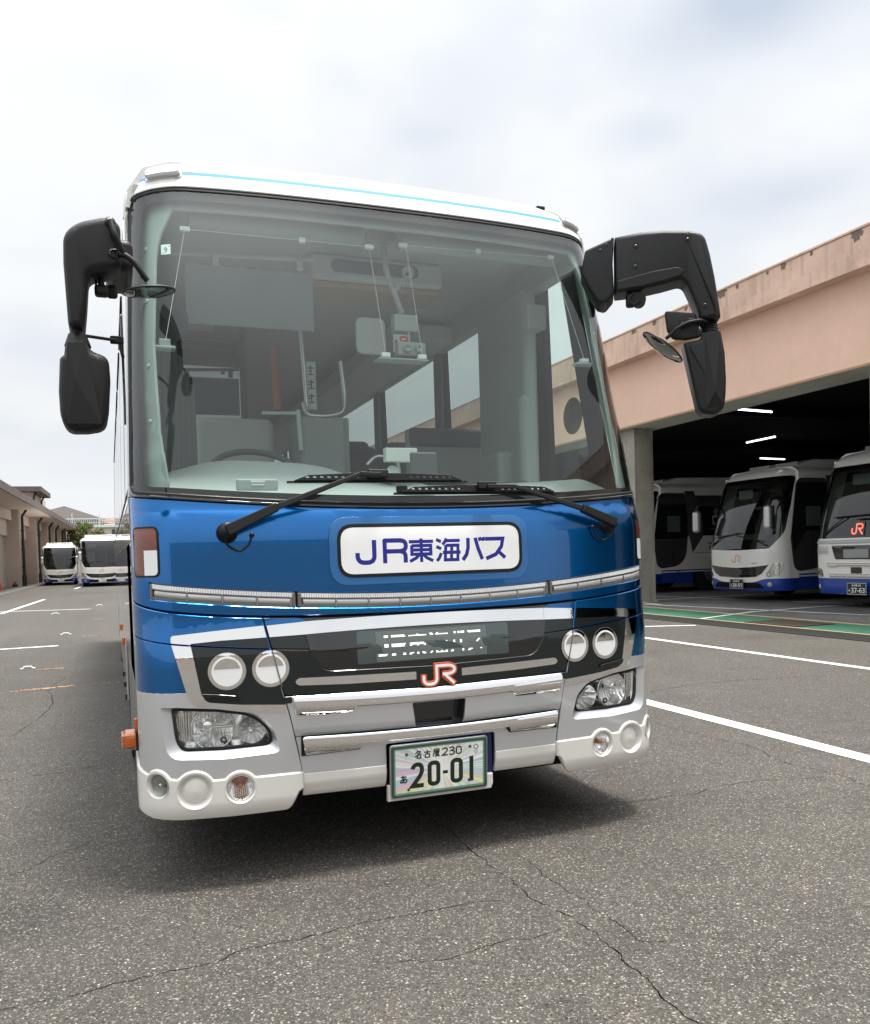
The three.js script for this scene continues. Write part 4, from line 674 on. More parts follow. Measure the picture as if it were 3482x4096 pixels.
    part('corner_cup', on(skin, lathe([[0.0575, 0.005], [0.053, 0.002], [0.048, -0.012]], 40).scale(1, 0.93, 1), crnX * k, 0.437, 0.002), M.cream, bump);
    const cl = part('corner_lamp', on(skin, lathe([[0.049, -0.012], [0.03, -0.03], [0, -0.038]], 40).scale(1, 0.93, 1), crnX * k, 0.437, 0.0), mat('lamp_bowl_grey', [0.24, 0.24, 0.21], 0.3, 0.4), coach);
    part('lens', on(skin, lathe([[0, 0.008], [0.026, 0.004], [0.049, -0.010]], 32).scale(1, 0.93, 1), crnX * k, 0.437, 0.0), M.clear, cl);
    part('bulb', on(skin, lathe([[0, 0], [0.01, -0.004], [0.012, -0.03]], 16), crnX * k, 0.437, -0.006), M.satin, cl);
    // headlamp
    part('headlamp_surround', rim(skin, f(rec), 0.0005, f(hl), -0.03), M.silver, Ls);
    const head = part('headlamp', rim(skin, f(resample(hl, 72).map(([x, y]) => [lerp(0.93, x, 0.965), lerp(0.655, y, 0.93)])), -0.026, f(resample(hl, 72).map(([x, y]) => [lerp(0.93, x, 0.9), lerp(0.655, y, 0.82)])), -0.12), M.reflector, coach, side + ' headlamp under a clear lens');
    P('gasket', f(hl), M.rubber, { off: -0.038, th: 0.014, bev: 0.002 }, [f(resample(hl, 72).map(([x, y]) => [lerp(0.93, x, 0.955), lerp(0.655, y, 0.91)]))], head);
    P('back_plate', f(resample(hl, 72).map(([x, y]) => [lerp(0.93, x, 0.93), lerp(0.655, y, 0.9)])), M.reflector, { off: -0.125, th: 0.004, bev: 0 }, [], head);
    const dish = (cx, cy, r, z, flutes) => {
      const pos = [], idx = [], nr = 16, na = 72;
      for (let i = 0; i <= nr; i++) for (let j = 0; j <= na; j++) { const a = j / na * 6.2832, q = i / nr * r, x = Math.cos(a) * q, y = Math.sin(a) * q; let d = -0.075 + 0.068 * (i / nr) ** 2; if (flutes) d += 0.004 * Math.abs(Math.sin(x * 3.1416 / 0.0125)) * (i / nr); else d += 0.006 * Math.abs(Math.cos(a * 4.5)) * (i / nr); pos.push(x, y, d); }
      for (let i = 0; i < nr; i++) for (let j = 0; j < na; j++) { const p = i * (na + 1) + j; idx.push(p, p + na + 1, p + 1, p + 1, p + na + 1, p + na + 2); }
      const g = new THREE.BufferGeometry(); g.setAttribute('position', new THREE.Float32BufferAttribute(pos, 3)); g.setIndex(idx); const h = g.toNonIndexed(); h.computeVertexNormals(); if (!flutes) { g.computeVertexNormals(); }
      return on(skin, flutes ? h : g.toNonIndexed(), cx * k, cy, z);
    };
    part('main_reflector', [dish(0.965, 0.655, 0.082, -0.034, true), on(skin, lathe([[0.083, -0.002], [0.087, 0.002], [0.090, -0.004], [0.088, -0.05]], 48), 0.965 * k, 0.655, -0.038)], M.reflector, head);
    part('bulb_shield', on(skin, lathe([[0, 0.004], [0.016, 0.002], [0.021, -0.006], [0.021, -0.05]], 28), 0.987 * k, 0.667, -0.052), M.chrome, head);
    part('shield_fin', [on(skin, box(0.09, 0.010, 0.03, -0.045 * k, 0, 0, 0.003), 0.965 * k, 0.658, -0.062)], M.satin, head);
    part('position_lamp', on(skin, lathe([[0, 0.008], [0.014, 0.005], [0.019, -0.004], [0.020, -0.03]], 28), 1.000 * k, 0.607, -0.044), M.frost, head);
    part('bulb_port', [on(skin, lathe([[0.014, 0], [0.013, 0.006], [0.006, 0.006], [0.006, 0]], 24), 0.923 * k, 0.605, -0.045)], M.black, head); part('port_tip', on(skin, lathe([[0, 0.012], [0.006, 0.008], [0.007, 0]], 20), 0.923 * k, 0.605, -0.045), M.frost, head);
    part('turn_reflector', dish(0.807, 0.638, 0.056, -0.034, false), M.reflector, head);
    part('turn_bulb', on(skin, lathe([[0, 0.008], [0.012, 0.004], [0.017, -0.02], [0.018, -0.05]], 24), 0.812 * k, 0.642, -0.055), M.satin, head);
    { const fl = []; for (let i = 0; i < 6; i++) fl.push(on(skin, box(0.006, 0.13 - i * 0.004, 0.012, 0, 0, 0, 0.002), (1.062 + i * 0.011) * k, 0.662 + i * 0.002, -0.055)); part('side_flute', fl, M.reflector, head); }
    P('lens', f(resample(hl, 72).map(([x, y]) => [lerp(0.93, x, 0.97), lerp(0.655, y, 0.94)])), M.clear, { off: -0.016, th: 0, bev: 0 }, [], head);
    // mirror-finish film in an L, over both panels
    const T = (s) => (s < 0.74 ? 1.080 - 0.01 * (s - 0.56) / 0.18 : lerp(1.072, 1.048, (s - 0.74) / 0.373)), Bt = (s) => (s < 0.92 ? lerp(1.026, 1.019, (s - 0.56) / 0.36) : lerp(1.019, 1.012, (s - 0.92) / 0.118));
    const film = { off: 0.0006, th: 0.0012, bev: 0, step: [0.03, 0.04] }, film2 = { off: 0.0022, th: 0.0012, bev: 0, step: [0.03, 0.04] };
    P('mirror_film', f(rounded([[seamX(1.03) + 0.006, Bt(0.73)], [0.92, Bt(0.92)], [1.038, 1.012, 0.012], [1.037, ySplit(1.037) + 0.0037], [1.114, ySplit(1.114) + 0.0037], [1.116, 1.046, 0.04], [0.95, T(0.95)], [seamX(1.075) + 0.006, T(0.745)]], 0)), M.chromeFilm, film, [], U);
    P('mirror_film', f([[0.5625, Bt(0.56)], [seamX(1.025) - 0.006, Bt(0.725)], [seamX(1.072) - 0.006, T(0.73)], [0.5625, T(0.56)]]), M.chromeFilm, film, [], F);
    P('graphite_film', f(rounded([[seamX(0.985) + 0.004, ySplit(0.72) + 0.0037], [1.036, ySplit(1.036) + 0.0037], [1.0365, 1.0115, 0.01], [0.92, Bt(0.92) - 0.0005], [seamX(1.02) + 0.006, Bt(0.73) - 0.0005]], 0)), M.graphite, film, [], U);
    P('blue_film', f([[0.5625, T(0.56) + 0.0005], [seamX(1.078) - 0.004, T(0.73) + 0.0005], ...along(ySeam, 0.738, 0.588, -0.0065, 3)]), M.blue, film, [], F);
    P('mirror_film', f(rounded([[seamX(0.72) + 0.006, 0.7035], [0.80, 0.716], [0.945, 0.7475], [1.005, 0.752, 0.03], [1.037, 0.765, 0.03], [1.062, 0.815], [1.113, ySplit(1.113) - 0.0037], [1.037, ySplit(1.037) - 0.0037], [1.004, 0.807], [0.985, 0.770, 0.02], [0.85, 0.752], [seamX(0.74) + 0.006, 0.738]], 0)), M.chromeFilm, film, [], Lb);
    P('graphite_film', f(rounded([[seamX(0.738) + 0.006, 0.7385], [0.85, 0.7525], [0.984, 0.7705, 0.02], [1.0035, 0.8075], [1.0365, ySplit(1.0365) - 0.0038, 0.002], [seamX(0.97) + 0.004, ySplit(0.715) - 0.0038]], 0)), M.graphite, film, [], Lb);
    P('hood', f(rounded([[0.845, 0.758, 0.006], [0.985, 0.776, 0.02], [1.002, 0.808, 0.004], [0.93, 0.800, 0.01], [0.862, 0.790, 0.008]], 0.005)), M.graphite, { off: (s, v) => 0.001 + 0.012 * clamp((v - 0.77) / 0.02, 0, 1), th: 0.002, bev: 0.001, step: [0.02, 0.008] }, [], Lb);
    // round lamp film on the graphite: mirror ring, white half discs
    for (const [cx, cut] of [[0.8985, 0], [0.722, 1]]) {
      const pieces = cut ? [[(x) => x > 0, 1], [(x) => x < 0, -1]] : [[null, 1]];
      const host = P('round_film', f(ring(cx, 0.893, 0.0755, 0.0755, 56)), M.chromeFilm, film2, [], coach);
      P('white_disc', f(ring(cx, 0.893, 0.0615, 0.0615, 48)), M.sticker, { off: 0.0036, th: 0.0009, bev: 0 }, [], host);
      P('mirror_segment', f(Array.from({ length: 23 }, (_, i) => { const a = lerp(0.2, Math.PI - 0.2, i / 22); return [cx + 0.0535 * Math.cos(a), 0.893 + 0.0535 * Math.sin(a)]; })), M.chromeFilm, { off: 0.0047, th: 0.0008, bev: 0 }, [], host);
      P('film_edge', f(ring(cx, 0.893, 0.0765, 0.0765, 56)), M.satin, { off: 0.0022, th: 0.0014, bev: 0 }, [f(ring(cx, 0.893, 0.0745, 0.0745, 56))], host);
      if (cut) P('film_slit', f(Array.from({ length: 2 }, () => 0).flatMap((_, q) => Array.from({ length: 7 }, (_, i) => { const y = q ? lerp(0.969, 0.817, i / 6) : lerp(0.817, 0.969, i / 6); return [seamX(y) + (q ? -0.003 : 0.003), y]; }))), M.frostDark, { off: 0.0058, th: 0.0006, bev: 0 }, [], host);
    }
    // side marker lamp low on the flank
    const mk = part('side_marker_lamp', [box(0.075, 0.07, 0.12, 1.272 * k, 0.592, -0.36, 0.026), ...[0, 1, 2, 3, 4, 5, 6].map((i) => box(0.072, 0.0035, 0.116, 1.2745 * k, 0.57 + i * 0.0075, -0.36, 0.0015))], M.amber, coach); part('marker_base', box(0.014, 0.085, 0.13, 1.247 * k, 0.592, -0.36, 0.006), M.rubber, mk);
    part('amber_reflector', box(0.012, 0.055, 0.022, 1.252 * k, 0.655, -0.335, 0.004), M.amber, coach);
  }
  // ---- centre: display window, lid, bars, lower grille panel
  const disp = rounded([[-0.50, 0.868, 0.05], [0, 0.858], [0.50, 0.868, 0.05], [0.552, 0.945], [0.586, ySeam(0.586) - 0.006], ...Array.from({ length: 9 }, (_, i) => { const s = lerp(0.5, -0.5, i / 8); return [s, ySeam(s) - 0.006, 0]; }), [-0.586, ySeam(0.586) - 0.006], [-0.552, 0.945]], 0);
  const win = P('display_window', disp, M.black, { off: -0.014, th: 0.012, bev: 0.002, step: [0.05, 0.06] }, [], coach, 'gloss black window with a dot matrix display');
  P('mirror_film', [...Array.from({ length: 13 }, (_, i) => { const s = lerp(-0.573, 0.573, i / 12); return [s, 1.036 - 0.03 * s * s]; }), ...Array.from({ length: 13 }, (_, i) => { const s = lerp(0.583, -0.583, i / 12); return [s, 1.088 - 0.024 * s * s]; })], M.chromeFilm, { off: -0.0015, th: 0.0012, bev: 0 }, [], win);
  P('display_backing', rect(-0.352, 0.366, 0.884, 1.026, 0.012), mat('grey_green_display_glass', [0.05, 0.075, 0.075], 0.12, 0, { clearcoat: 1, clearcoatRoughness: 0.02 }), { off: -0.0015, th: 0.0008, bev: 0 }, [], win);
  P('display_screen', rect(-0.268, 0.255, 0.888, 1.019), mat('dot_matrix', [1, 1, 1], 0.3, 0, { map: TX.dots, emissive: new THREE.Color(1, 1, 0.97), emissiveMap: TX.dotsLit, emissiveIntensity: 0.75 }), { off: -0.0006, th: 0.0008, bev: 0, uv: [-0.268, 0.255, 0.888, 1.019] }, [], win, 'display showing broken rows of lit dots');
  const lid = rounded([[-0.667, 0.777, 0.01], [0, 0.765], [0.667, 0.777, 0.01], ...[0.818, 0.88, 0.94].map((y) => [seamX(y) - G, y]), [0.709, ySplit(0.71) - G], [0.6, ySplit(0.6) - G], [0.559, ySplit(0.559) - G], [0.5545, 0.944], [0.504, 0.864, 0.05], [0, 0.853], [-0.504, 0.864, 0.05], [-0.5545, 0.944], [-0.559, ySplit(0.559) - G], [-0.6, ySplit(0.6) - G], [-0.709, ySplit(0.71) - G], ...[0.94, 0.88, 0.818].map((y) => [-seamX(y) + G, y])], 0);
  const lidM = P('grille_lid', lid, M.graphite, { off: -0.016, th: 0.016, bev: 0.0025, step: [0.04, 0.05] });
  for (const k of [-1, 1]) { const f = (c) => (k < 0 ? flip(c) : c); P('mirror_strip', f(rounded([[k < 0 ? 0.09 : 0.127, 0.800], [0.4, 0.805], [0.61, 0.814, 0.0155], [0.625, 0.829, 0.0155], [0.61, 0.845, 0.0155], [0.4, 0.840], [k < 0 ? 0.09 : 0.127, 0.834]], 0)), M.chromeFilm, { off: 0.0006, th: 0.0012, bev: 0 }, [], lidM); }
  {
    const H = 0.095, X0 = -0.068, X1 = 0.102, Y0 = 0.766;   // emblem as raised bands: white on an orange base
    const J = [[0.07, 0.46], [0.07, 0.68], [0.078, 0.76], [0.105, 0.84], [0.15, 0.895], [0.21, 0.92], [0.29, 0.92], [0.35, 0.895], [0.395, 0.84], [0.422, 0.76], [0.43, 0.68], [0.43, 0.09], [0.74, 0.09], [0.81, 0.102], [0.87, 0.135], [0.912, 0.19], [0.93, 0.26], [0.93, 0.32], [0.912, 0.39], [0.87, 0.445], [0.81, 0.478], [0.74, 0.49], [0.59, 0.49]], Rl = [[0.62, 0.44], [0.94, 0.96]];
    const bandXY = (pts, w) => { const q = pts.map((p) => [lerp(X0, X1, p[0]), Y0 + H * (1 - p[1])]), L = [], Rr = []; q.forEach((p, i) => { const a = q[Math.max(0, i - 1)], b = q[Math.min(q.length - 1, i + 1)]; let tx = b[0] - a[0], ty = b[1] - a[1]; const l = Math.hypot(tx, ty), c = i > 0 && i < q.length - 1 ? 1 / Math.max(0.7, Math.abs(((p[0] - a[0]) * tx + (p[1] - a[1]) * ty) / l / Math.hypot(p[0] - a[0], p[1] - a[1]))) : 1; tx /= l; ty /= l; L.push([p[0] - ty * w / 2 * c, p[1] + tx * w / 2 * c]); Rr.push([p[0] + ty * w / 2 * c, p[1] - tx * w / 2 * c]); }); return [...L, ...Rr.reverse()]; };
    const em = P('emblem', bandXY(J, 0.027), mat('orange_emblem', [0.62, 0.09, 0.02], 0.4, 0, { clearcoat: 0.5 }), { off: 0.0008, th: 0.003, bev: 0.0008, step: [0.05, 0.05] }, [], coach, 'orange and white joined letter emblem');
    P('emblem_leg', bandXY([[0.62, 0.50], [0.94, 1.0]], 0.027), mat('orange_emblem', [0.62, 0.09, 0.02], 0.4), { off: 0.0006, th: 0.003, bev: 0.0008 }, [], em);
    P('emblem_face', bandXY([[0.07, 0.50], ...J.slice(1)], 0.0125), M.sticker, { off: 0.0042, th: 0.0008, bev: 0 }, [], em); P('emblem_face', bandXY([[0.65, 0.5], [0.92, 0.955]], 0.0125), M.sticker, { off: 0.0046, th: 0.0008, bev: 0 }, [], em);
  }
  for (const k of [-1, 1]) part('lid_stop', on(skin, box(0.034, 0.03, 0.02, 0, 0, 0, 0.005), 0.656 * k, 0.757, -0.004), M.graphite, coach);
  // mid panel between the bars with the dark camera pocket
  const seamB = (y) => seamX(y) - G;
  const hole = rounded([[-0.100, 0.588, 0.012], [0.132, 0.586, 0.012], [0.146, 0.698, 0.012], [-0.114, 0.700, 0.012]], 0.012);
  const mid = P('grille_panel', [[-seamB(0.605), 0.602], [0, 0.580], [seamB(0.605), 0.602], [seamB(0.68), 0.68], [seamB(0.768), 0.768], [0, 0.757], [-seamB(0.768), 0.768], [-seamB(0.68), 0.68]], M.silver, { off: (s, v) => -0.016 + 0.006 * clamp((v - 0.60 - 0.02 * Math.abs(s)) / 0.03, -1, 0.6), th: 0.014, bev: 0.002, step: [0.04, 0.012] }, [hole]);
  part('camera_pocket', [rim(skin, hole, -0.006, resample(hole, 72).map(([x, y]) => [lerp(0.016, x, 0.92), lerp(0.643, y, 0.9)]), -0.07)], M.black, mid); P('pocket_glass', hole, M.black, { off: -0.075, th: 0.004, bev: 0 }, [], mid);
  const low = P('lower_panel', rounded([[-0.602, 0.439], [-0.268, 0.436], [-0.238, 0.436], [-0.238, 0.53, 0.012], [0.285, 0.53, 0.012], [0.285, 0.433], [0.602, 0.439], [seamB(0.54), 0.54], [seamB(0.596), 0.596], [0, 0.572], [-seamB(0.596), 0.596], [-seamB(0.54), 0.54]], 0), M.silver, { off: -0.022, th: 0.014, bev: 0.002, step: [0.04, 0.04] });
  for (const [a, b] of [[-0.601, -0.240], [0.287, 0.601]]) P('bumper_centre', [[a, 0.331 + 0.004], [b, 0.329], [b, 0.396], [b, 0.4345], [a, 0.4365], [a, 0.396]], M.cream, { off: (s, v) => -0.024 - 0.38 * Math.max(0, 0.397 - v), th: 0.018, bev: 0.003, step: [0.05, 0.0132] });
  // chrome bars with the longer lips at both ends
  const bar = (y0, y1, ye0, ye1, xe, xs, name) => {
    const n = 10, top = Array.from({ length: n + 1 }, (_, i) => { const s = lerp(xe, -xe, i / n); return [s, y1 + (ye1 - y1) * (s / xe) ** 2]; }), bot = (s) => y0 + (ye0 - y0) * (s / xe) ** 2;
    const c = rounded([[-xe + 0.012, bot(xe) - 0.040, 0.012], [-xs - 0.004, bot(xs) - 0.026, 0.008], [-xs + 0.012, bot(xs), 0.008], [-xs * 0.5, bot(xs * 0.5), 0], [0, y0, 0], [xs * 0.5, bot(xs * 0.5), 0], [xs - 0.012, bot(xs), 0.008], [xs + 0.004, bot(xs) - 0.026, 0.008], [xe - 0.012, bot(xe) - 0.040, 0.012], ...top.map((p, i) => [...p, i === 0 || i === n ? 0.014 : 0])], 0);
    const o = P(name, c, M.chrome, { off: (s, v) => 0.002 + 0.020 * Math.sqrt(Math.max(0, 1 - clamp((v - (bot(s) + 0.012)) / 0.046, -1, 1) ** 2 * 0.9)) - 0.010 * smooth(0, -0.035, v - bot(s)), th: 0.004, bev: 0.0025, step: [0.04, 0.006] });
    P('bar_shadow_gap', [[-xe - 0.006, bot(xe) - 0.045], [-xs, bot(xs) - 0.033], [-xs + 0.02, bot(xs) - 0.006], [0, y0 - 0.006], [xs - 0.02, bot(xs) - 0.006], [xs, bot(xs) - 0.033], [xe + 0.006, bot(xe) - 0.045], [xe + 0.004, ye1 + 0.004], [0, y1 + 0.005], [-xe - 0.004, ye1 + 0.004]], M.rubber, { off: -0.004, th: 0.0035, bev: 0 }, [], o);
    for (const k of [-1, 1]) part('bar_bracket', on(skin, box(0.012, 0.014, 0.012, 0, 0, 0, 0.003), k * (xs + 0.02), bot(xs) - 0.016, 0.012), M.satin, o);
  };
  bar(0.706, 0.755, 0.723, 0.768, 0.634, 0.385, 'chrome_bar'); bar(0.548, 0.585, 0.560, 0.597, 0.602, 0.358, 'chrome_bar');
  // ---- number plate
  {
    const q = new THREE.Group(); q.name = 'number_plate'; q.position.set(-0.001, 0.407, 0.026); q.scale.setScalar(0.945); q.rotation.x = 0.06; coach.add(q);
    part('plate_face', new THREE.PlaneGeometry(0.4615, 0.2265).translate(0, 0, 0.003), printed('number_plate_print', TX.plate), q, 'pale rayed plate with green border and dark green number');
    part('plate_rim', slab(rect(-0.2375, 0.2375, -0.12, 0.12, 0.014), -0.008, 0.006, 0.002, [rect(-0.2265, 0.2265, -0.109, 0.109, 0.01)]), mat('green_plate_rim', [0.028, 0.07, 0.05], 0.4, 0, { clearcoat: 0.5 }), q);
    part('plate_holder', [slab(rect(-0.2425, 0.2425, -0.125, 0.125, 0.014), -0.014, -0.004, 0.002), slab(rect(-0.2425, 0.2425, -0.125, 0.125, 0.014), -0.004, 0.003, 0.001, [rect(-0.2385, 0.2385, -0.121, 0.121, 0.012)])], M.satin, q);
    for (const [x, y] of [[-0.165, 0.078], [0.152, 0.083], [-0.157, -0.088], [0.147, -0.078]]) part('bolt', lathe([[0, 0.006], [0.0055, 0.005], [0.007, 0.001]], 18).translate(x, y, 0.003), mat('dark_bolt', [0.05, 0.05, 0.055], 0.4, 0.6), q);
    part('plate_recess', span(-0.15, 0.268, 0.29, 0.526, -0.06, -0.008), M.navy, coach);
    part('plate_bracket', [slab([[-0.238, 0.277], [-0.236, 0.345], [0.262, 0.345], [0.262, 0.30], [0.252, 0.277]], -0.02, 0.012, 0.004)], M.cream, coach);
  }
  // ---- wipers
  for (const [name, pv, jt, b0, b1, v0, v1, k] of [['left', [-0.875, 1.46], [-0.305, 1.692], -0.61, 0.199, 1.668, 1.670, -1], ['right', [0.95, 1.466], [0.415, 1.638], -0.149, 0.672, 1.617, 1.619, 1]]) {
    const o = 0.062, A = skin.at(pv[0], pv[1], o), J = skin.at(jt[0], jt[1], 0.062), K = skin.at(lerp(pv[0], jt[0], 0.36), lerp(pv[1], jt[1], 0.36), 0.07);
    const w = part('wiper', on(skin, lathe([[0.044, 0.0], [0.042, 0.016], [0.03, 0.024], [0.026, 0.05], [0, 0.054]], 28), pv[0], pv[1], 0.0), M.rubber, coach);
    const beam = (a, b, w0, w1, h) => { const d = b.clone().sub(a), L = d.length(), x = d.normalize(), n = skin.normal(pv[0], pv[1]), y = n.clone().cross(x).normalize(), z = x.clone().cross(y); const g = slab([[0, -w0 / 2], [L, -w1 / 2], [L, w1 / 2], [0, w0 / 2]], -h / 2, h / 2, 0.004); g.applyMatrix4(new THREE.Matrix4().makeBasis(x, y, z).setPosition(a)); return g; };
    part('wiper_arm', [beam(A, K, 0.046, 0.034, 0.032), beam(K, J, 0.026, 0.018, 0.014), beam(J, skin.at(lerp(jt[0], (b0 + b1) / 2, 0.9), lerp(v0, v1, 0.5) + 0.02, 0.062), 0.02, 0.02, 0.014)], M.rubber, w);
    const blade = part('wiper_blade', [plate(skin, [[b0, v0 - 0.004], [b1, v1 - 0.004], [b1, v1 + 0.004], [b0, v0 + 0.004]], [], { off: 0.004, th: 0.012, bev: 0 })], M.rubber, w), mid = (b0 + b1) / 2;
    const vm = (s) => lerp(v0, v1, (s - b0) / (b1 - b0)), slots = [];
    for (let i = 0; i < 22; i++) { const s = lerp(b0 + 0.07, b1 - 0.07, (i + 0.5) / 22); if (Math.abs(s - mid) > 0.09) slots.push(rect(s - 0.009, s + 0.009, vm(s) + 0.013, vm(s) + 0.024, 0.005)); }
    P('blade_frame', [[b0 + 0.03, v0 + 0.004], [b1 - 0.03, v1 + 0.004], [b1 - 0.09, v1 + 0.026], [mid + 0.12, vm(mid) + 0.034], [mid - 0.12, vm(mid) + 0.034], [b0 + 0.09, v0 + 0.026]], M.rubber, { off: 0.018, th: 0.012, bev: 0.001 }, slots, w);
    part('blade_clip', on(skin, box(0.09, 0.034, 0.026, 0, 0, 0, 0.005), mid + 0.02 * k, vm(mid) + 0.028, 0.045), M.rubber, w);
    part('washer_hose', tube([skin.at(pv[0] + 0.01 * k, pv[1] - 0.02, 0.04), skin.at(pv[0] - 0.005 * k, pv[1] - 0.055, 0.03), skin.at(pv[0] - 0.05 * k, pv[1] - 0.075, 0.022), skin.at(pv[0] - 0.085 * k, pv[1] - 0.05, 0.02), skin.at(pv[0] - 0.1 * k, pv[1] - 0.015, 0.018)], 0.0042, 40, 8), M.rubber, w);
    part('hose_nozzle', on(skin, new THREE.SphereGeometry(0.010, 14, 10), pv[0] - 0.1 * k, pv[1] - 0.012, 0.014), M.rubber, w);
  }
  part('cable_clip', on(skin, box(0.05, 0.035, 0.02, 0, 0, 0, 0.006), -0.11, 1.635, 0.008), M.rubber, coach);
  // ---- mirrors
  const dishMirror = (c, n, r, h, parent, up) => {
    const q = new THREE.Quaternion().setFromUnitVectors(V(0, 0, 1), n.clone().normalize()), g = (pts) => { const l = lathe(pts, 48); l.applyQuaternion(q); l.translate(c.x, c.y, c.z); return l; };
    const b = part('round_mirror', g([[0, -h * 0.5], [r * 0.25, -h * 0.5], [r * 0.9, -h * 0.15], [r, 0], [r * 0.99, 0.006], [r * 0.95, 0.006]]), M.plastic, parent);
    part('mirror_glass', g([[0, h * 0.85], [r * 0.5, h * 0.62], [r * 0.8, h * 0.28], [r * 0.95, 0.006]]), M.mirrorGlass, parent); return b;
  };
  {
    const m = new THREE.Group(); m.name = 'left_mirror'; m.name = 'mirror'; m.userData.label = 'black mirror hanging from the left pillar'; coach.add(m);
    const z0 = -0.02, z1 = 0.16;
    part('mirror_arm', slab(rounded([[-1.436, 2.21, 0.02], [-1.444, 2.44, 0], [-1.441, 2.545, 0.06], [-1.39, 2.592, 0.04], [-1.29, 2.622, 0.03], [-1.244, 2.60, 0.035], [-1.246, 2.44, 0.02], [-1.31, 2.422, 0], [-1.361, 2.408, 0.03], [-1.371, 2.30, 0], [-1.382, 2.205, 0.02]], 0), z0, z1, 0.028, [], 5), M.plastic, m);
    part('pillar_mount', [span(-1.30, -1.20, 2.46, 2.58, -0.28, 0.06, 0.03)], M.plastic, m);
    part('mirror_collar', [0, 1, 2, 3].map((i) => new THREE.CylinderGeometry(0.036 + 0.004 * i, 0.040 + 0.004 * i, 0.011, 24).scale(0.9, 1, 1.2).translate(-1.408, 2.192 - 0.0105 * i, 0.08)), M.rubber, m);
    const house = part('mirror_housing', slab(rounded([[-1.449, 2.155, 0.015], [-1.455, 2.112, 0], [-1.470, 2.10, 0.02], [-1.478, 1.98, 0], [-1.476, 1.885, 0.04], [-1.452, 1.836, 0.03], [-1.385, 1.838, 0], [-1.322, 1.85, 0.04], [-1.309, 1.92, 0], [-1.300, 2.03, 0], [-1.303, 2.112, 0.03], [-1.36, 2.13, 0.03], [-1.376, 2.158, 0.01]], 0), 0.0, 0.15, 0.03, [], 5), M.plastic, m);
    { const g = new THREE.BufferGeometry(), p = [[-1.443, 2.15, 0.153], [-1.38, 2.155, 0.153], [-1.335, 1.86, 0.158], [-1.455, 1.86, 0.152], [-1.42, 2.02, 0.160]]; g.setAttribute('position', new THREE.Float32BufferAttribute([0, 3, 4, 3, 2, 4, 2, 1, 4, 1, 0, 4].flatMap((i) => p[i]), 3)); g.computeVertexNormals(); part('housing_ridge', g, M.plastic, m); }
    part('mirror_glass', span(-1.445, -1.33, 1.88, 2.08, -0.008, -0.003), M.chrome, m);
    part('stay', [rod(V(-1.385, 2.197, 0.08), V(-1.262, 2.205, 0.0), 0.006), rod(V(-1.262, 2.205, 0.0), V(-1.245, 2.2, -0.25), 0.007), box(0.05, 0.03, 0.02, -1.27, 2.207, 0.0, 0.006)], M.rubber, m);
    part('mirror_rod', [tube([V(-1.278, 2.60, 0.165), V(-1.266, 2.546, 0.178), V(-1.238, 2.488, 0.165)], 0.011, 24, 12), tube([V(-1.275, 2.482, 0.14), V(-1.236, 2.480, 0.165), V(-1.205, 2.457, 0.17), V(-1.185, 2.43, 0.17), V(-1.158, 2.392, 0.165)], 0.0105, 40, 12)], M.rubber, m);
    part('rod_socket', [lathe([[0.02, 0], [0.018, 0.012], [0.012, 0.014]], 20).translate(-1.28, 2.597, 0.155), lathe([[0.02, 0], [0.018, 0.012], [0.012, 0.014]], 20).translate(-1.272, 2.482, 0.155)], M.black, m);
    dishMirror(V(-1.154, 2.355, 0.165), V(0.115, -0.98, -0.07), 0.096, 0.03, m);
    part('mirror_camera', [box(0.05, 0.04, 0.05, -1.318, 2.372, 0.06, 0.012), rod(V(-1.318, 2.42, 0.06), V(-1.318, 2.38, 0.06), 0.012), rod(V(-1.335, 2.42, 0.05), V(-1.338, 2.38, 0.06), 0.004), box(0.04, 0.05, 0.03, -1.28, 2.39, 0.0, 0.012)], M.rubber, m);
  }
  {
    const m = new THREE.Group(); m.name = 'mirror'; m.userData.label = 'black mirror on a long arm from the right pillar'; coach.add(m);
    const ex = V(0.857, 0, 0.514).normalize(), mt = new THREE.Matrix4().makeBasis(ex, V(0, 1, 0), ex.clone().cross(V(0, 1, 0))).setPosition(1.1, 0, -0.3), put = (g) => { g.applyMatrix4(mt); return g; };
    part('mirror_arm', put(slab(rounded([[0.058, 2.645, 0.01], [0.062, 2.924, 0.01], [0.186, 2.938, 0], [0.30, 2.937, 0], [0.43, 2.925, 0.05], [0.50, 2.90, 0.05], [0.525, 2.80, 0], [0.545, 2.69, 0], [0.566, 2.54, 0], [0.571, 2.482, 0.008], [0.472, 2.480, 0.008], [0.455, 2.545, 0], [0.43, 2.612, 0], [0.398, 2.688, 0.035], [0.30, 2.668, 0], [0.185, 2.650, 0]], 0), -0.10, 0.075, 0.022, [], 5)), M.plastic, m);
    part('arm_base', put(slab(rounded([[-0.085, 2.868, 0.01], [0.060, 2.922, 0.006], [0.050, 2.79, 0], [0.054, 2.640, 0.006], [0.010, 2.590, 0.02], [-0.03, 2.605, 0], [-0.075, 2.68, 0], [-0.11, 2.76, 0]], 0), -0.12, 0.080, 0.014, [], 4)), M.plastic, m);
    part('arm_step', put(slab(rounded([[0.07, 2.652], [0.19, 2.662], [0.30, 2.681], [0.385, 2.70, 0.02], [0.40, 2.725, 0.03], [0.37, 2.745, 0.03], [0.25, 2.735], [0.07, 2.70]], 0), 0.05, 0.081, 0.006)), M.plastic, m);
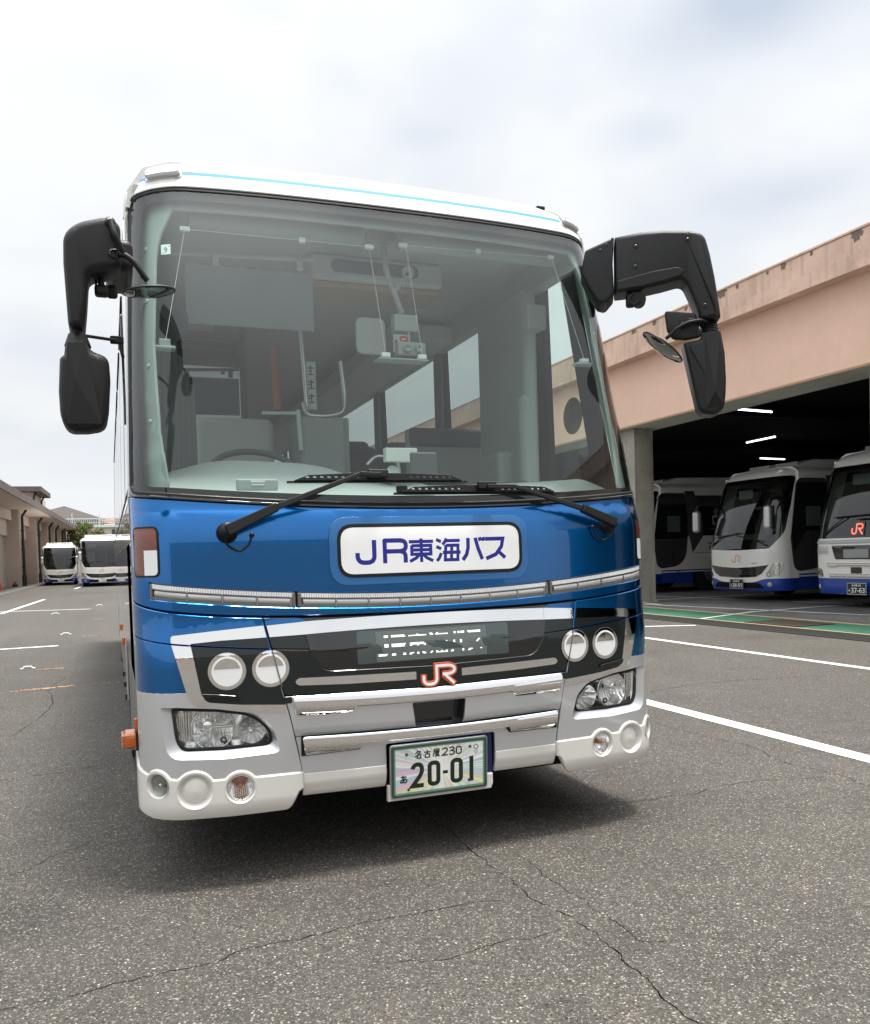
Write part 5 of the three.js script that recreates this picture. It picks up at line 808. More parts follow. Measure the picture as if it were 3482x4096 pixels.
    for (const [u, v] of [[0.166, 2.868], [0.162, 2.767], [0.418, 2.879], [0.495, 2.549], [-0.01, 2.86], [0.02, 2.885]]) part('screw', put(lathe(u > 0.05 ? [[0.014, 0.001], [0.012, -0.002], [0.006, -0.001], [0.005, 0.004], [0, 0.005]] : [[0.007, 0.001], [0, 0.003]], 20).translate(u, v, u > 0.05 ? 0.0765 : 0.081)), M.black, m);
    part('mirror_collar', [0, 1, 2, 3, 4].map((i) => put(new THREE.CylinderGeometry(0.038 + 0.0015 * i, 0.042 + 0.0015 * i, 0.010, 24).translate(0.523, 2.474 - 0.0125 * i, -0.01))), M.rubber, m);
    const house = part('mirror_housing', put(slab(rounded([[0.389, 2.374, 0.012], [0.47, 2.384, 0.01], [0.489, 2.420, 0.01], [0.573, 2.420, 0.012], [0.590, 2.31, 0], [0.594, 2.18, 0], [0.590, 2.09, 0.03], [0.578, 2.028, 0.03], [0.533, 2.003, 0.02], [0.48, 2.012, 0.02], [0.456, 2.04, 0.01], [0.428, 2.174, 0]], 0), -0.085, 0.06, 0.022, [], 5)), M.plastic, m);
    { const g = new THREE.BufferGeometry(), p = [[0.494, 2.415, 0.061], [0.566, 2.415, 0.061], [0.575, 2.05, 0.061], [0.49, 2.03, 0.061], [0.535, 2.12, 0.083]]; g.setAttribute('position', new THREE.Float32BufferAttribute([0, 3, 4, 3, 2, 4, 2, 1, 4, 1, 0, 4].flatMap((i) => p[i]), 3)); g.computeVertexNormals(); part('housing_ridge', put(g), M.plastic, m); }
    const at = (u, v, w) => V(u, v, w).applyMatrix4(mt);
    part('mirror_glass', put(slab(rounded([[0.425, 2.33], [0.555, 2.34], [0.565, 2.08], [0.47, 2.06]], 0.02), -0.092, -0.087, 0.001)), M.chrome, m);
    part('mirror_rod', tube([at(0.50, 2.466, 0.06), at(0.47, 2.468, 0.09), at(0.41, 2.458, 0.11), at(0.355, 2.432, 0.115), at(0.325, 2.405, 0.11), at(0.300, 2.388, 0.10)], 0.0085, 50, 12), M.rubber, m);
    dishMirror(at(0.286, 2.352, 0.085), V(-0.52, -0.745, -0.317), 0.122, 0.035, m);
    const sq = part('small_mirror', put(slab(rounded([[0.300, 2.540, 0.02], [0.455, 2.517, 0.02], [0.478, 2.398, 0.015], [0.400, 2.387, 0.015], [0.338, 2.395, 0.02], [0.312, 2.44, 0]], 0.01), 0.02, 0.055, 0.012, [], 4)), M.plastic, m);
    part('mirror_stem', [tube([at(0.39, 2.46, 0.06), at(0.42, 2.478, 0.075), at(0.455, 2.475, 0.06), at(0.49, 2.455, 0.02)], 0.011, 24, 10), put(new THREE.SphereGeometry(0.018, 16, 12).translate(0.385, 2.46, 0.058))], M.rubber, m);
    part('mirror_camera', [put(new THREE.CylinderGeometry(0.034, 0.034, 0.05, 22).rotateX(Math.PI / 2).translate(0.178, 2.606, 0.03)), put(box(0.045, 0.07, 0.05, 0.135, 2.61, 0.03, 0.014)), put(tube([V(0.15, 2.64, 0.06), V(0.125, 2.60, 0.075), V(0.15, 2.575, 0.075), V(0.18, 2.60, 0.065)], 0.004, 30, 8))], M.rubber, m);
  }
  // ---- flanks, windows, running gear
  const Z1 = -11.95, wins = { 1: [[-0.56, -1.06, M.doorGlass], [-1.80, -2.68, M.sideGlass], [-2.78, -4.3, M.sideGlass], [-4.4, -5.9, M.sideGlass], [-6.0, -7.5, M.sideGlass], [-7.6, -9.1, M.sideGlass], [-9.2, -10.9, M.sideGlass]], '-1': [[-0.62, -1.75, M.sideGlass], [-1.9, -3.3, M.sideGlass], [-3.4, -4.9, M.sideGlass], [-5.0, -6.5, M.sideGlass], [-6.6, -8.1, M.sideGlass], [-8.2, -9.7, M.sideGlass], [-9.8, -11, M.sideGlass]] };
  for (const k of [-1, 1]) {
    const X = (a, b, ...r) => (k > 0 ? span(a, b, ...r) : span(-b, -a, ...r)), yb = 1.62, yt = 2.97;
    part('side_panel', [X(1.195, 1.2445, 0.82, k > 0 ? yb - 0.002 : 1.44, Z1, k > 0 ? -1.08 : -0.40, 0.004), X(1.195, 1.2445, 0.82, k > 0 ? 1.16 : 1.44, -1.1, -0.40, 0.004)], M.blue, coach); part('side_panel', [X(1.195, 1.244, 0.34, 0.8185, -2.0, -0.42, 0.004), X(1.195, 1.244, 0.34, 0.8185, -7.95, -3.1, 0.004), X(1.195, 1.244, 0.34, 0.8185, Z1, -9.1, 0.004)], M.silver, coach);
    part('side_rub_strip', X(1.2425, 1.2465, 1.605, 1.63, Z1, k > 0 ? -1.1 : -0.44, 0.001), M.chrome, coach);
    if (k < 0) part('window_sill', X(1.195, 1.2443, 1.441, 1.604, Z1, -0.38, 0.002), M.sillPaint, coach);
    const tilt = (g) => { g.translate(-1.24 * k, -1.62, 0); g.rotateZ(0.0225 * k); g.translate(1.24 * k, 1.62, 0); return g; };
    const pane = (za, zb, y0, y1) => tilt(new THREE.PlaneGeometry(za - zb, y1 - y0).rotateY(Math.PI / 2 * k).translate(1.232 * k, (y0 + y1) / 2, (za + zb) / 2));
    let z = null; const posts = [];
    for (const [a, b, gm] of wins[k]) {
      const door = gm === M.doorGlass, y0 = door ? 1.16 : 1.70;
      if (z === null) { const p = slab([[-0.40, yb], [a, yb], [a - 0.30, yt], [-0.76, yt]], 0, 0.0385, 0.002); p.applyMatrix4(new THREE.Matrix4().makeBasis(V(0, 0, 1), V(0, 1, 0), V(-1, 0, 0))); p.translate(k > 0 ? 1.2315 : -1.193, 0, 0); posts.push(tilt(p)); }
      else posts.push(tilt(X(1.19, 1.2305, yb, yt, a, z)));
      z = b;
      part('side_window', pane(a, b, y0, 2.94), gm, coach);
      posts.push(tilt(X(1.19, 1.238, 2.94, yt + 0.02, b, a - 0.2))); if (!door) posts.push(tilt(X(1.19, 1.238, yb, 1.70, b, a)));
    }
    posts.push(tilt(X(1.19, 1.2305, yb, yt, Z1, z))); part('window_pillar', posts, M.frit, coach);
    part('side_lining', [X(1.10, 1.165, 1.15, yb, Z1, k > 0 ? -1.1 : -0.45), X(1.08, 1.165, 2.9, 3.06, Z1, -0.6)], M.trim, coach);
    for (const zw of [-2.55, -8.55]) { const w = part('wheel', lathe([[0.2, 0], [0.46, 0.0], [0.5, 0.03], [0.5, 0.25], [0.46, 0.28], [0.2, 0.28]], 48).rotateY(Math.PI / 2).translate(k > 0 ? 0.955 : -1.235, 0.5, zw), M.tyre, coach); part('hub', lathe([[0, 0.02], [0.12, 0.02], [0.14, -0.02], [0.27, 0.0], [0.28, 0.03]], 32).rotateY(Math.PI / 2 * k).translate(1.20 * k, 0.5, zw), M.satin, w); }
    for (const zm of [-3.6, -5.2]) part('flank_marker', X(1.244, 1.262, 0.70, 0.76, zm - 0.06, zm, 0.006), M.amber, coach);
    part('panel_hinge', [-1.2, -1.5, -3.2, -3.9, -4.6].map((zh) => X(1.244, 1.258, 0.33, 0.37, zh - 0.05, zh, 0.004)), M.rubber, coach);
  }
  part('rear_wall', span(-1.18, 1.18, 0.35, 3.0, Z1 - 0.06, Z1), M.white, coach);
  for (const k of [-1, 1]) part('rain_gutter', rod(V(1.236 * k, 1.64, -0.40), V(1.203 * k, 2.95, -0.76), 0.009), M.chrome, coach);
  part('window_visor', slab(rounded([[0, 2.1], [0.03, 2.1], [0.05, 2.5], [0.05, 2.62, 0.02], [0.02, 2.62, 0.02]], 0), -0.012, 0, 0.002).rotateY(Math.PI / 2).translate(-1.228, -0.1, -0.75), M.black, coach);
  part('underbody', [span(-1.19, 1.19, 0.30, 0.42, Z1, -0.24), span(-1.15, 1.15, 0.2, 0.3, -1.9, -0.5), span(-0.9, 0.9, 0.2, 0.3, Z1, -1.9)], M.darkVoid, coach);
  // ---- cabin
  part('cabin_floor', [span(-1.15, 1.15, 1.08, 1.15, Z1, -1.55), span(-1.15, 1.15, 0.9, 0.95, -1.55, -0.25)], M.dark, coach);
  part('cabin_ceiling', [span(-1.12, 1.12, 3.06, 3.068, Z1, -0.66)], M.headlining, coach);
  P('header_panel', strip(-1.2, 1.2, () => 3.05, () => 2.93, 20), M.trim, { off: -0.06, th: 0.01, bev: 0 });
  for (const k of [-1, 1]) { const pc = (c) => (k < 0 ? flip(c) : c), t = P('pillar_trim', pc(rounded([[1.10, 1.66, 0.03], [1.33, 1.66, 0], [1.31, 2.97, 0], [1.0, 2.97, 0.04], [1.13, 2.75, 0.1], [1.16, 2.3, 0], [1.14, 1.9, 0]], 0)), mat('pale_green_grey_pillar', [0.33, 0.385, 0.36], 0.55), { off: -0.055, th: 0.012, bev: 0.004 }); for (const v of [1.95, 2.2, 2.5, 2.75]) part('stud', on(skin, new THREE.SphereGeometry(0.011, 12, 8).scale(1, 1, 0.5), 1.195 * k, v, -0.042), M.trim, t); }
  {
    const nx = 60, nz = 22, pos = [], idx = [];   // dashboard top: rises towards the driver, one instrument hump
    for (let j = 0; j <= nz; j++) for (let i = 0; i <= nx; i++) { const x = lerp(-1.16, 1.16, i / nx), t = j / nz, z = lerp(-0.045 - 0.06 * x * x - 0.1 * Math.max(0, Math.abs(x) - 0.95), -0.92, t); const hump = Math.exp(-(((x + 0.58) / 0.42) ** 4)) * smooth(0.35, 0.85, t) * 0.10; pos.push(x, 1.575 + 0.03 * x * x + 0.15 * smooth(0, 0.8, t) + hump - 0.10 * smooth(0.93, 1, t) + (x > 0.2 ? -0.02 * t : 0), z); }
    for (let j = 0; j < nz; j++) for (let i = 0; i < nx; i++) { const p = j * (nx + 1) + i; idx.push(p, p + 1, p + nx + 1, p + 1, p + nx + 2, p + nx + 1); }
    const g = new THREE.BufferGeometry(); g.setAttribute('position', new THREE.Float32BufferAttribute(pos, 3)); g.setIndex(idx); g.computeVertexNormals();
    const d = part('dashboard', g, M.dash, coach); part('dashboard_front', span(-1.1, 1.1, 0.95, 1.62, -0.94, -0.86), M.dark, d);
    for (const [x0, x1] of [[-1.0, -0.5], [-0.4, 0.1], [0.3, 1.0]]) for (let i = 0; i < 26; i++) { if (i === 0) continue; const x = lerp(x0, x1, i / 26); if (i % 1 === 0) part('vent_slot', box(0.012, 0.003, 0.02, x, 1.590 + 0.03 * x * x, -0.085 - 0.06 * x * x), M.dark, d); }
    part('label_holder', [box(0.18, 0.05, 0.03, -0.715, 1.672, -0.235, 0.008)], M.dash, d); part('label_card', [box(0.062, 0.008, 0.004, -0.715, 1.685, -0.217), box(0.055, 0.006, 0.004, -0.715, 1.672, -0.217)], M.sticker, d);
  }
  const wheel = part('steering_wheel', new THREE.TorusGeometry(0.225, 0.017, 14, 56).rotateX(-0.95).translate(-0.60, 1.80, -0.98), M.dark, coach); part('wheel_hub', [new THREE.CylinderGeometry(0.07, 0.08, 0.05, 24).rotateX(0.6).translate(-0.6, 1.78, -0.99), box(0.42, 0.03, 0.03, -0.6, 1.79, -0.985, 0.01)], M.dark, wheel);
  const drv = part('driver_seat', [box(0.46, 0.62, 0.12, -0.62, 1.86, -1.62, 0.05), box(0.46, 0.12, 0.46, -0.62, 1.50, -1.38, 0.05), box(0.2, 0.5, 0.3, -0.62, 1.2, -1.4, 0.03)], M.seat, coach); part('seat_cover', box(0.47, 0.36, 0.13, -0.62, 2.0, -1.615, 0.05), M.seatGrey, drv);
  part('driver_screen', span(-1.05, -0.50, 1.6, 2.75, -2.02, -2.0), mat('reflecting_partition_glass', [0.02, 0.022, 0.022], 0.02, 0, { clearcoat: 1, clearcoatRoughness: 0, ior: 2.2 }), coach); part('screen_frame', [span(-0.51, -0.47, 1.15, 2.95, -2.04, -1.98, 0.01), span(-1.1, -0.47, 2.74, 2.78, -2.04, -1.98, 0.01), span(-1.1, -0.47, 1.56, 1.62, -2.04, -1.98, 0.01)], M.dark, coach);
  part('driver_side_tray', [span(-1.15, -0.88, 1.5, 1.62, -1.8, -0.95, 0.03), span(-1.15, -0.6, 2.02, 2.08, -1.98, -1.9, 0.02)], M.pale, coach);
  part('coat_curtain', Array.from({ length: 7 }, (_, i) => box(0.05, 0.95 - i * 0.06, 0.04, -1.10 + i * 0.03, 2.12 - i * 0.03, -0.66 - i * 0.045, 0.018)), M.dark, coach);
  part('side_camera_shelf', [span(-1.13, -1.02, 2.285, 2.30, -0.48, -0.42, 0.005), box(0.05, 0.03, 0.03, -1.065, 2.318, -0.45, 0.004)], M.trim, coach);
  const visor = part('sun_visor', span(-0.946, -0.327, 2.477, 2.765, -0.705, -0.70, 0.02), M.acrylic, coach); part('visor_rod', [rod(V(-1.06, 2.80, -0.71), V(-0.325, 2.835, -0.71), 0.012), box(0.034, 0.06, 0.03, -0.80, 2.79, -0.705, 0.006), box(0.034, 0.06, 0.03, -0.39, 2.80, -0.705, 0.006)], M.grey, visor);
  part('roller_blind', [rod(V(-0.93, 2.935, -0.60), V(-0.10, 2.935, -0.60), 0.05), rod(V(0.10, 2.935, -0.60), V(0.98, 2.935, -0.60), 0.05)], M.trim, coach);
  const hb = part('overhead_box', [span(-0.22, 0.58, 2.91, 3.06, -1.55, -1.20, 0.03)], M.pale, coach); part('speaker_panel', slab(rounded([[-0.10, 2.955, 0.03], [0.42, 2.955, 0.03], [0.42, 3.025, 0.03], [-0.10, 3.025, 0.03]], 0.03), -1.202, -1.192, 0.003), M.dark, hb); part('edge_board', span(-0.2, 0.56, 2.875, 2.905, -1.5, -1.22, 0.004), M.wood, hb);
  const cam = part('camera_stalk', [tube([V(0.048, 2.99, -0.70), V(0.05, 2.90, -0.70), V(0.07, 2.78, -0.70), V(0.11, 2.68, -0.70), V(0.14, 2.60, -0.70)], 0.015, 40, 12), rod(V(0.10, 2.71, -0.70), V(0.15, 2.78, -0.66), 0.013), lathe([[0.01, 0], [0.03, 0.01], [0.034, 0.02]], 24).translate(0.155, 2.79, -0.65), slab(rounded([[-0.04, 2.96], [0.14, 2.96], [0.14, 3.02], [-0.04, 3.02]], 0.03), -0.74, -0.70, 0.01)], M.grey, coach);
  part('rear_view_mirror', slab(rounded([[-0.10, 2.39, 0.04], [0.06, 2.39, 0.04], [0.06, 2.58, 0.04], [-0.10, 2.58, 0.04]], 0.04), -0.76, -0.735, 0.008), M.grey, cam);
  part('camera_head', [box(0.13, 0.09, 0.07, 0.15, 2.545, -0.70, 0.008), box(0.15, 0.07, 0.06, 0.165, 2.405, -0.66, 0.006), ...[0.135, 0.2].map((x) => lathe([[0.022, 0], [0.022, 0.02], [0.014, 0.022], [0.012, 0.014], [0, 0.013]], 20).translate(x, 2.405, -0.63)), rod(V(0.165, 2.5, -0.68), V(0.165, 2.42, -0.67), 0.008)], M.grey, cam);
  part('camera_shelf', [span(-0.03, 0.235, 2.335, 2.342, -0.68, -0.58, 0.002)], M.trim, cam); part('sensor', [box(0.045, 0.024, 0.03, 0.01, 2.357, -0.60, 0.004), box(0.045, 0.024, 0.03, 0.205, 2.357, -0.60, 0.004)], M.sticker, cam);
  part('cabin_sign', span(0.14, 0.235, 2.44, 2.545, -0.86, -0.855), printed('cabin_sign_print', TX.cabinSign), coach);
  part('sensor_cord', [[V(-0.965, 2.845, -0.5), V(-0.09, 2.852, -0.5)], [V(0.075, 2.878, -0.5), V(0.92, 2.899, -0.5)], [V(-0.955, 2.845, -0.5), V(-1.062, 2.32, -0.41)], [V(-0.09, 2.852, -0.5), V(0.008, 2.365, -0.59)], [V(0.10, 2.878, -0.5), V(0.205, 2.365, -0.59)], [V(0.915, 2.899, -0.5), V(1.07, 2.36, -0.45)]].map(([a, b]) => rod(a, b, 0.0013, 0.0013, 6)), M.thread, coach);
  part('cord_clip', [box(0.045, 0.02, 0.02, -0.955, 2.845, -0.5, 0.003), box(0.03, 0.022, 0.02, -0.42, 2.849, -0.5, 0.003), box(0.045, 0.02, 0.02, -0.09, 2.852, -0.5, 0.003), box(0.045, 0.02, 0.02, 0.085, 2.878, -0.5, 0.003), box(0.03, 0.022, 0.02, 0.49, 2.889, -0.5, 0.003), box(0.035, 0.018, 0.02, 0.91, 2.899, -0.5, 0.003), box(0.045, 0.02, 0.03, 1.07, 2.352, -0.45, 0.003)], M.sticker, coach);
  part('side_camera_shelf', span(1.01, 1.12, 2.325, 2.338, -0.48, -0.42, 0.005), M.trim, coach); part('small_locker', span(0.95, 1.07, 2.62, 2.76, -0.95, -0.85, 0.01), M.trim, coach);
  part('dash_box', [box(0.165, 0.068, 0.05, 0.045, 1.845, -0.52, 0.004)], M.pale, coach); part('dash_device', [box(0.136, 0.14, 0.022, 0.096, 1.768, -0.33, 0.012)], M.dark, coach);
  part('dash_pad', [box(0.20, 0.06, 0.14, -0.12, 1.735, -0.66, 0.03)], M.trim, coach); part('dash_drum', new THREE.CylinderGeometry(0.03, 0.034, 0.09, 20).rotateX(1.2).translate(0.0, 1.75, -0.55), M.trim, coach);
  const cab = part('driver_cabinet', [span(-0.27, 0.0, 1.15, 2.17, -1.75, -1.35, 0.03), span(0.0, 0.03, 1.5, 2.17, -1.7, -1.4, 0.01)], M.grey, coach); part('notice_board', span(-0.21, -0.15, 2.22, 2.50, -1.45, -1.445), printed('notice', TX.notice), cab);
  part('grab_rail', [rod(V(-0.22, 2.2, -1.4), V(-0.24, 2.75, -1.42), 0.014), tube([V(-0.24, 2.25, -1.40), V(-0.22, 2.18, -1.38), V(-0.12, 2.17, -1.36), V(-0.02, 2.2, -1.36), V(0.0, 2.3, -1.38), V(-0.01, 2.5, -1.40)], 0.015, 40, 12), tube([V(0.30, 1.62, -1.3), V(0.30, 1.84, -1.3), V(0.27, 1.92, -1.3), V(0.16, 1.93, -1.3), V(0.1, 1.88, -1.3)], 0.016, 40, 12)], M.satin, coach);
  part('lever_arm', [rod(V(-0.50, 2.165, -1.3), V(-0.30, 2.17, -1.3), 0.010), rod(V(-0.295, 2.19, -1.3), V(-0.285, 1.96, -1.3), 0.013)], M.pale, coach);
  part('orange_pole', rod(V(-0.375, 2.22, -1.5), V(-0.375, 2.6, -1.55), 0.022), M.orangePole, coach);
  const gd = part('seat_partition', [span(0.58, 1.14, 1.15, 2.20, -2.0, -1.95, 0.02)], M.grey, coach); part('partition_pad', span(0.60, 1.14, 2.08, 2.21, -1.99, -1.925, 0.03), M.dark, gd);
  part('door_column', [span(1.02, 1.12, 1.0, 2.3, -1.22, -1.10, 0.04), span(0.96, 1.12, 1.0, 1.98, -1.75, -1.30, 0.04), span(1.05, 1.15, 1.15, 2.95, -1.80, -1.10, 0.04)], M.trim, coach);
  part('step_rail', tube([V(1.02, 1.5, -1.0), V(1.0, 1.72, -0.98), V(0.92, 1.75, -0.97), V(0.80, 1.73, -0.97)], 0.018, 30, 12), M.dark, coach);
  // passenger seats: one pair built, the rest copied
  const seat = (x, z) => { const s = new THREE.Group(); s.name = 'passenger_seat'; s.position.set(x, 1.15, z); const b = part('seat_back', [box(0.45, 0.72, 0.13, 0, 0.70, 0, 0.06)], M.seat, s); part('seat_cushion', box(0.45, 0.14, 0.46, 0, 0.40, 0.22, 0.05), M.seat, s); part('headrest', box(0.32, 0.2, 0.11, 0, 1.0, 0.01, 0.05), M.seat, s); return s; };
  const s0 = seat(0, 0); for (let r = 0; r < 9; r++) for (const x of [-0.9, -0.44, 0.44, 0.9]) { const s = s0.clone(); s.position.set(x, 1.15, -2.75 - r * 0.95); s.rotation.x = -0.16; coach.add(s); }
  part('luggage_rack', [span(-1.12, -0.62, 2.72, 2.95, Z1, -2.3, 0.03), span(0.62, 1.12, 2.90, 3.02, Z1, -2.3, 0.03)], M.headlining, coach);
  part('window_curtain', [-2.72, -4.35, -5.95, -7.55].flatMap((z) => [0, 1, 2].map((i) => box(0.03, 1.2, 0.05, 1.13, 2.35, z - 0.05 + i * 0.045, 0.014))), M.dark, coach);
  part('round_cabin_mirror', [new THREE.CylinderGeometry(0.105, 0.105, 0.012, 40).rotateX(Math.PI / 2).translate(-1.062, 2.42, -0.46), rod(V(-1.06, 2.42, -0.46), V(-1.15, 2.60, -0.44), 0.008)], mat('matt_black', [0.008, 0.008, 0.009], 0.8), coach);
  // the panes' round shade stickers on door and driver's window
  for (const [x, y, z] of [[1.198, 2.12, -0.80], [-1.198, 2.36, -0.95]]) part('round_shade', new THREE.CylinderGeometry(0.105, 0.105, 0.004, 40).rotateZ(Math.PI / 2).translate(x, y, z), x > 0 ? mat('tinted_disc', [0.22, 0.22, 0.15], 0.1, 0, { transmission: 0.8, thickness: 0 }) : M.dark, coach);
}
// ---------------------------------------------------------------- parked white coaches
// front faces local +z, origin on the ground under the middle of the front
function parkedCoach(name, label, pos, turn, group, { kind, plateTx, scale = 1, detail = true, sideText }) {
  const b = thing(name, label, 'bus', pos, turn, group); b.scale.setScalar(scale);
  const clamp = THREE.MathUtils.clamp, old = kind === 'old', ph0 = Math.atan(0.42), cr = 0.42;
  const skin = makeSkin({ R: (v) => (old ? 0.3 : 0.36) + 0.1 * clamp((v - 2.9) / 0.4, 0, 1), k2: 0.05, k4: 0.03,
    narrow: (v) => 1.245 - 0.04 * clamp((v - 1.3) / 1.7, 0, 1) - 0.22 * clamp((v - 2.95) / 0.45, 0, 1) ** 2,
    profile: (v) => { const t = Math.min(v, 2.95) - 1.2, z = t < 0 ? -0.02 * -t : -0.10 * t - 0.0914 * t * t; if (v < 0.45) return [v, -0.015 - 1.2 * (0.45 - v) ** 2]; if (v <= 2.95) return [v, z]; const p = ph0 + (v - 2.95) / cr; return [2.95 + cr * (Math.sin(p) - Math.sin(ph0)), z + cr * (Math.cos(p) - Math.cos(ph0))]; } });
  const st = [0.08, 0.09], P = (n, c, m, o = {}, holes = [], par = b, lab) => part(n, plate(skin, c, holes, { step: st, bev: 0, th: 0.012, ...o }), m, par, lab);
  const E = 1.75, top = 3.42;
  const glassC = old ? rounded([[-1.38, 1.42, 0.05], [1.38, 1.42, 0.05], [1.36, 2.92, 0.15], [-1.36, 2.92, 0.15]], 0) : rounded([[-1.0, 1.27, 0.03], [0, 1.24], [1.0, 1.27, 0.05], [1.34, 1.66, 0.15], [1.38, 2.3], [1.33, 3.0, 0.14], [-1.33, 3.0, 0.14], [-1.38, 2.3], [-1.34, 1.66, 0.15]], 0);
  const skirtY = old ? (s) => 0.60 : (s) => 0.56 - 0.10 * Math.exp(-((s / 0.75) ** 6));
  P('body_front', [...strip(-E, E, () => top, skirtY, 30)], M.fleetWhite, { off: -0.02, th: 0.02 }, [glassC]);
  P('skirt', strip(-E, E, (s) => skirtY(s) - 0.004, () => 0.27, 30), M.skirtBlue, { off: -0.022, th: 0.02 });
  const g = P('windscreen', glassC, M.glassDark, { off: -0.012, th: 0 });
  P('black_band', glassC, M.frit, { off: -0.022, th: 0.004 }, [old ? rect(-1.3, 1.3, 1.78, 2.82, 0.15) : rounded([[-0.8, 1.50, 0.1], [0.8, 1.50, 0.1], [1.24, 1.75, 0.1], [1.25, 2.90, 0.12], [-1.25, 2.90, 0.12], [-1.24, 1.75, 0.1]], 0)], g);
  for (const [a, e, c, d] of old ? [[[-0.88, 1.5], [-0.3, 1.84], [-0.62, 1.84], [0.3, 1.87]], [[1.0, 1.5], [0.6, 1.78], [0.0, 1.78], [0.9, 1.8]]] : [[[-0.98, 1.36], [-0.45, 1.62], [-0.8, 1.56], [0.1, 1.66]], [[0.95, 1.34], [0.4, 1.55], [0.0, 1.6], [0.85, 1.44]]]) {
    const at = (p, o) => skin.at(p[0], p[1], o);
    part('wiper', [rod(at(a, 0.02), at(e, 0.045), 0.016, 0.01, 8), tube([0, 0.33, 0.66, 1].map((t) => at([lerp(c[0], d[0], t), lerp(c[1], d[1], t)], 0.03)), 0.012, 20, 6)], M.rubber, b);
  }
  if (old) {
    P('emblem', rect(-0.17, 0.17, 1.46, 1.735), mat('lit_red_emblem', [1, 1, 1], 0.3, 0, { map: TX.emblemRed, emissive: new THREE.Color(1, 1, 1), emissiveMap: TX.emblemRed, emissiveIntensity: 0.8, ior: 1.7, roughness: 0 }), { off: 0.002, th: 0.002 });
    P('lamp_strip', strip(-1.25, 1.25, () => 1.375, () => 1.315, 20), M.frost, { off: 0.0, th: 0.02, bev: 0.006 });
    P('silver_corner_band', strip(-1.3, -0.72, () => 1.27, () => 1.10, 8), M.silver, { off: 0.001, th: 0.004 }); P('silver_corner_band', strip(0.72, 1.3, () => 1.27, () => 1.10, 8), M.silver, { off: 0.001, th: 0.004 });
    P('display_window', rounded([[-0.52, 0.99, 0.03], [0.52, 0.99, 0.03], [0.62, 1.27], [-0.62, 1.27]], 0), M.black, { off: 0.001, th: 0.006 }); P('display_screen', rect(-0.3, 0.3, 1.02, 1.19), M.grey, { off: 0.008, th: 0.002 });
    P('chrome_bar', rounded([[-0.72, 0.85, 0.01], [-0.5, 0.84], [-0.48, 0.865], [0.48, 0.865], [0.5, 0.84], [0.72, 0.85, 0.01], [0.72, 0.905, 0.01], [-0.72, 0.905, 0.01]], 0), M.chrome, { off: 0.003, th: 0.03, bev: 0.006 }); P('chrome_bar', rounded([[-0.68, 0.64, 0.01], [0.68, 0.64, 0.01], [0.68, 0.69, 0.01], [-0.68, 0.69, 0.01]], 0), M.chrome, { off: 0.003, th: 0.03, bev: 0.006 });
    P('camera_pocket', rect(-0.13, 0.13, 0.705, 0.83, 0.015), M.black, { off: 0.001, th: 0.006 });
  } else {
    const gr = P('grille', rounded([[-0.80, 0.68], [-0.62, 0.60], [0, 0.575], [0.62, 0.60], [0.80, 0.68], [0.99, 0.885], [0.5, 0.835], [0, 0.815], [-0.5, 0.835], [-0.99, 0.885]], 0.01), M.black, { off: 0.001, th: 0.008 });
    for (let i = 0; i < 4; i++) P('grille_bar', strip(-0.6 + i * 0.02, 0.6 - i * 0.02, (s) => 0.655 + i * 0.043 + 0.05 * s * s, (s) => 0.645 + i * 0.043 + 0.05 * s * s, 12), M.charcoalBand, { off: 0.009, th: 0.008 }, [], gr);
    P('grille_badge', rect(-0.2, 0.2, 0.66, 0.77), M.charcoalBand, { off: 0.012, th: 0.008 }, [], gr);
    P('lower_grille', rounded([[-0.85, 0.33], [0.85, 0.33], [0.72, 0.455], [-0.72, 0.455]], 0.01), M.frit, { off: 0.0, th: 0.006 });
    P('emblem', rect(-0.17, 0.17, 0.93, 1.13), printed('orange_letter_emblem', TX.emblemWhite), { off: 0.001, th: 0.002 });
    if (sideText) P('number_print', rect(0.50, 0.80, 0.905, 0.95), printed('small_fleet_number', TX.front2451), { off: 0.001, th: 0.002 });
  }
  for (const k of [-1, 1]) {
    const f = (c) => (k < 0 ? flip(c) : c);
    const hl = old ? rounded([[0.86, 0.62, 0.03], [1.18, 0.63, 0.03], [1.2, 0.82, 0.02], [0.92, 0.80, 0.04]], 0) : rounded([[0.86, 0.585, 0.02], [1.22, 0.62, 0.02], [1.34, 0.86], [1.31, 0.95, 0.02], [1.08, 0.91, 0.02], [0.98, 0.75]], 0);
    const h = P('headlamp', f(hl), M.reflector, { off: -0.012, th: 0.016 }); for (const [x, y] of old ? [[0.95, 0.71], [1.1, 0.72]] : [[0.99, 0.665], [1.14, 0.69], [1.19, 0.83]]) part('lamp_bowl', on(skin, lathe([[0.055, 0.012], [0.045, -0.005], [0.02, -0.012], [0, -0.012]], 20), x * k, y, 0.006), M.black, h);
    P('lens', f(hl), M.clear, { off: 0.02, th: 0 }, [], h);
    part('fog_lamp', on(skin, lathe([[0, 0.015], [0.045, 0.008], [0.055, 0]], 20), (old ? 1.02 : 1.0) * k, 0.42, 0.0), M.frost, b);
    // door or driver's window: black glass panel running back from the corner
    const dark = M.darkGlass, sx = k > 0 ? 1 : -1, X = (x0, x1, ...r) => (sx > 0 ? span(x0, x1, ...r) : span(-x1, -x0, ...r));
    const dp = slab(rounded([[-0.62, 0.70, 0.25], [-1.62, 0.80, 0.5], [-1.74, 1.7], [-1.62, 2.92, 0.05], [-0.72, 2.92, 0.2], [-0.52, 1.5]], 0.02).map(([z, y]) => [z, y]), 0, 0.012, 0.003); dp.applyMatrix4(new THREE.Matrix4().makeBasis(V(0, 0, 1), V(0, 1, 0), V(-1, 0, 0)));
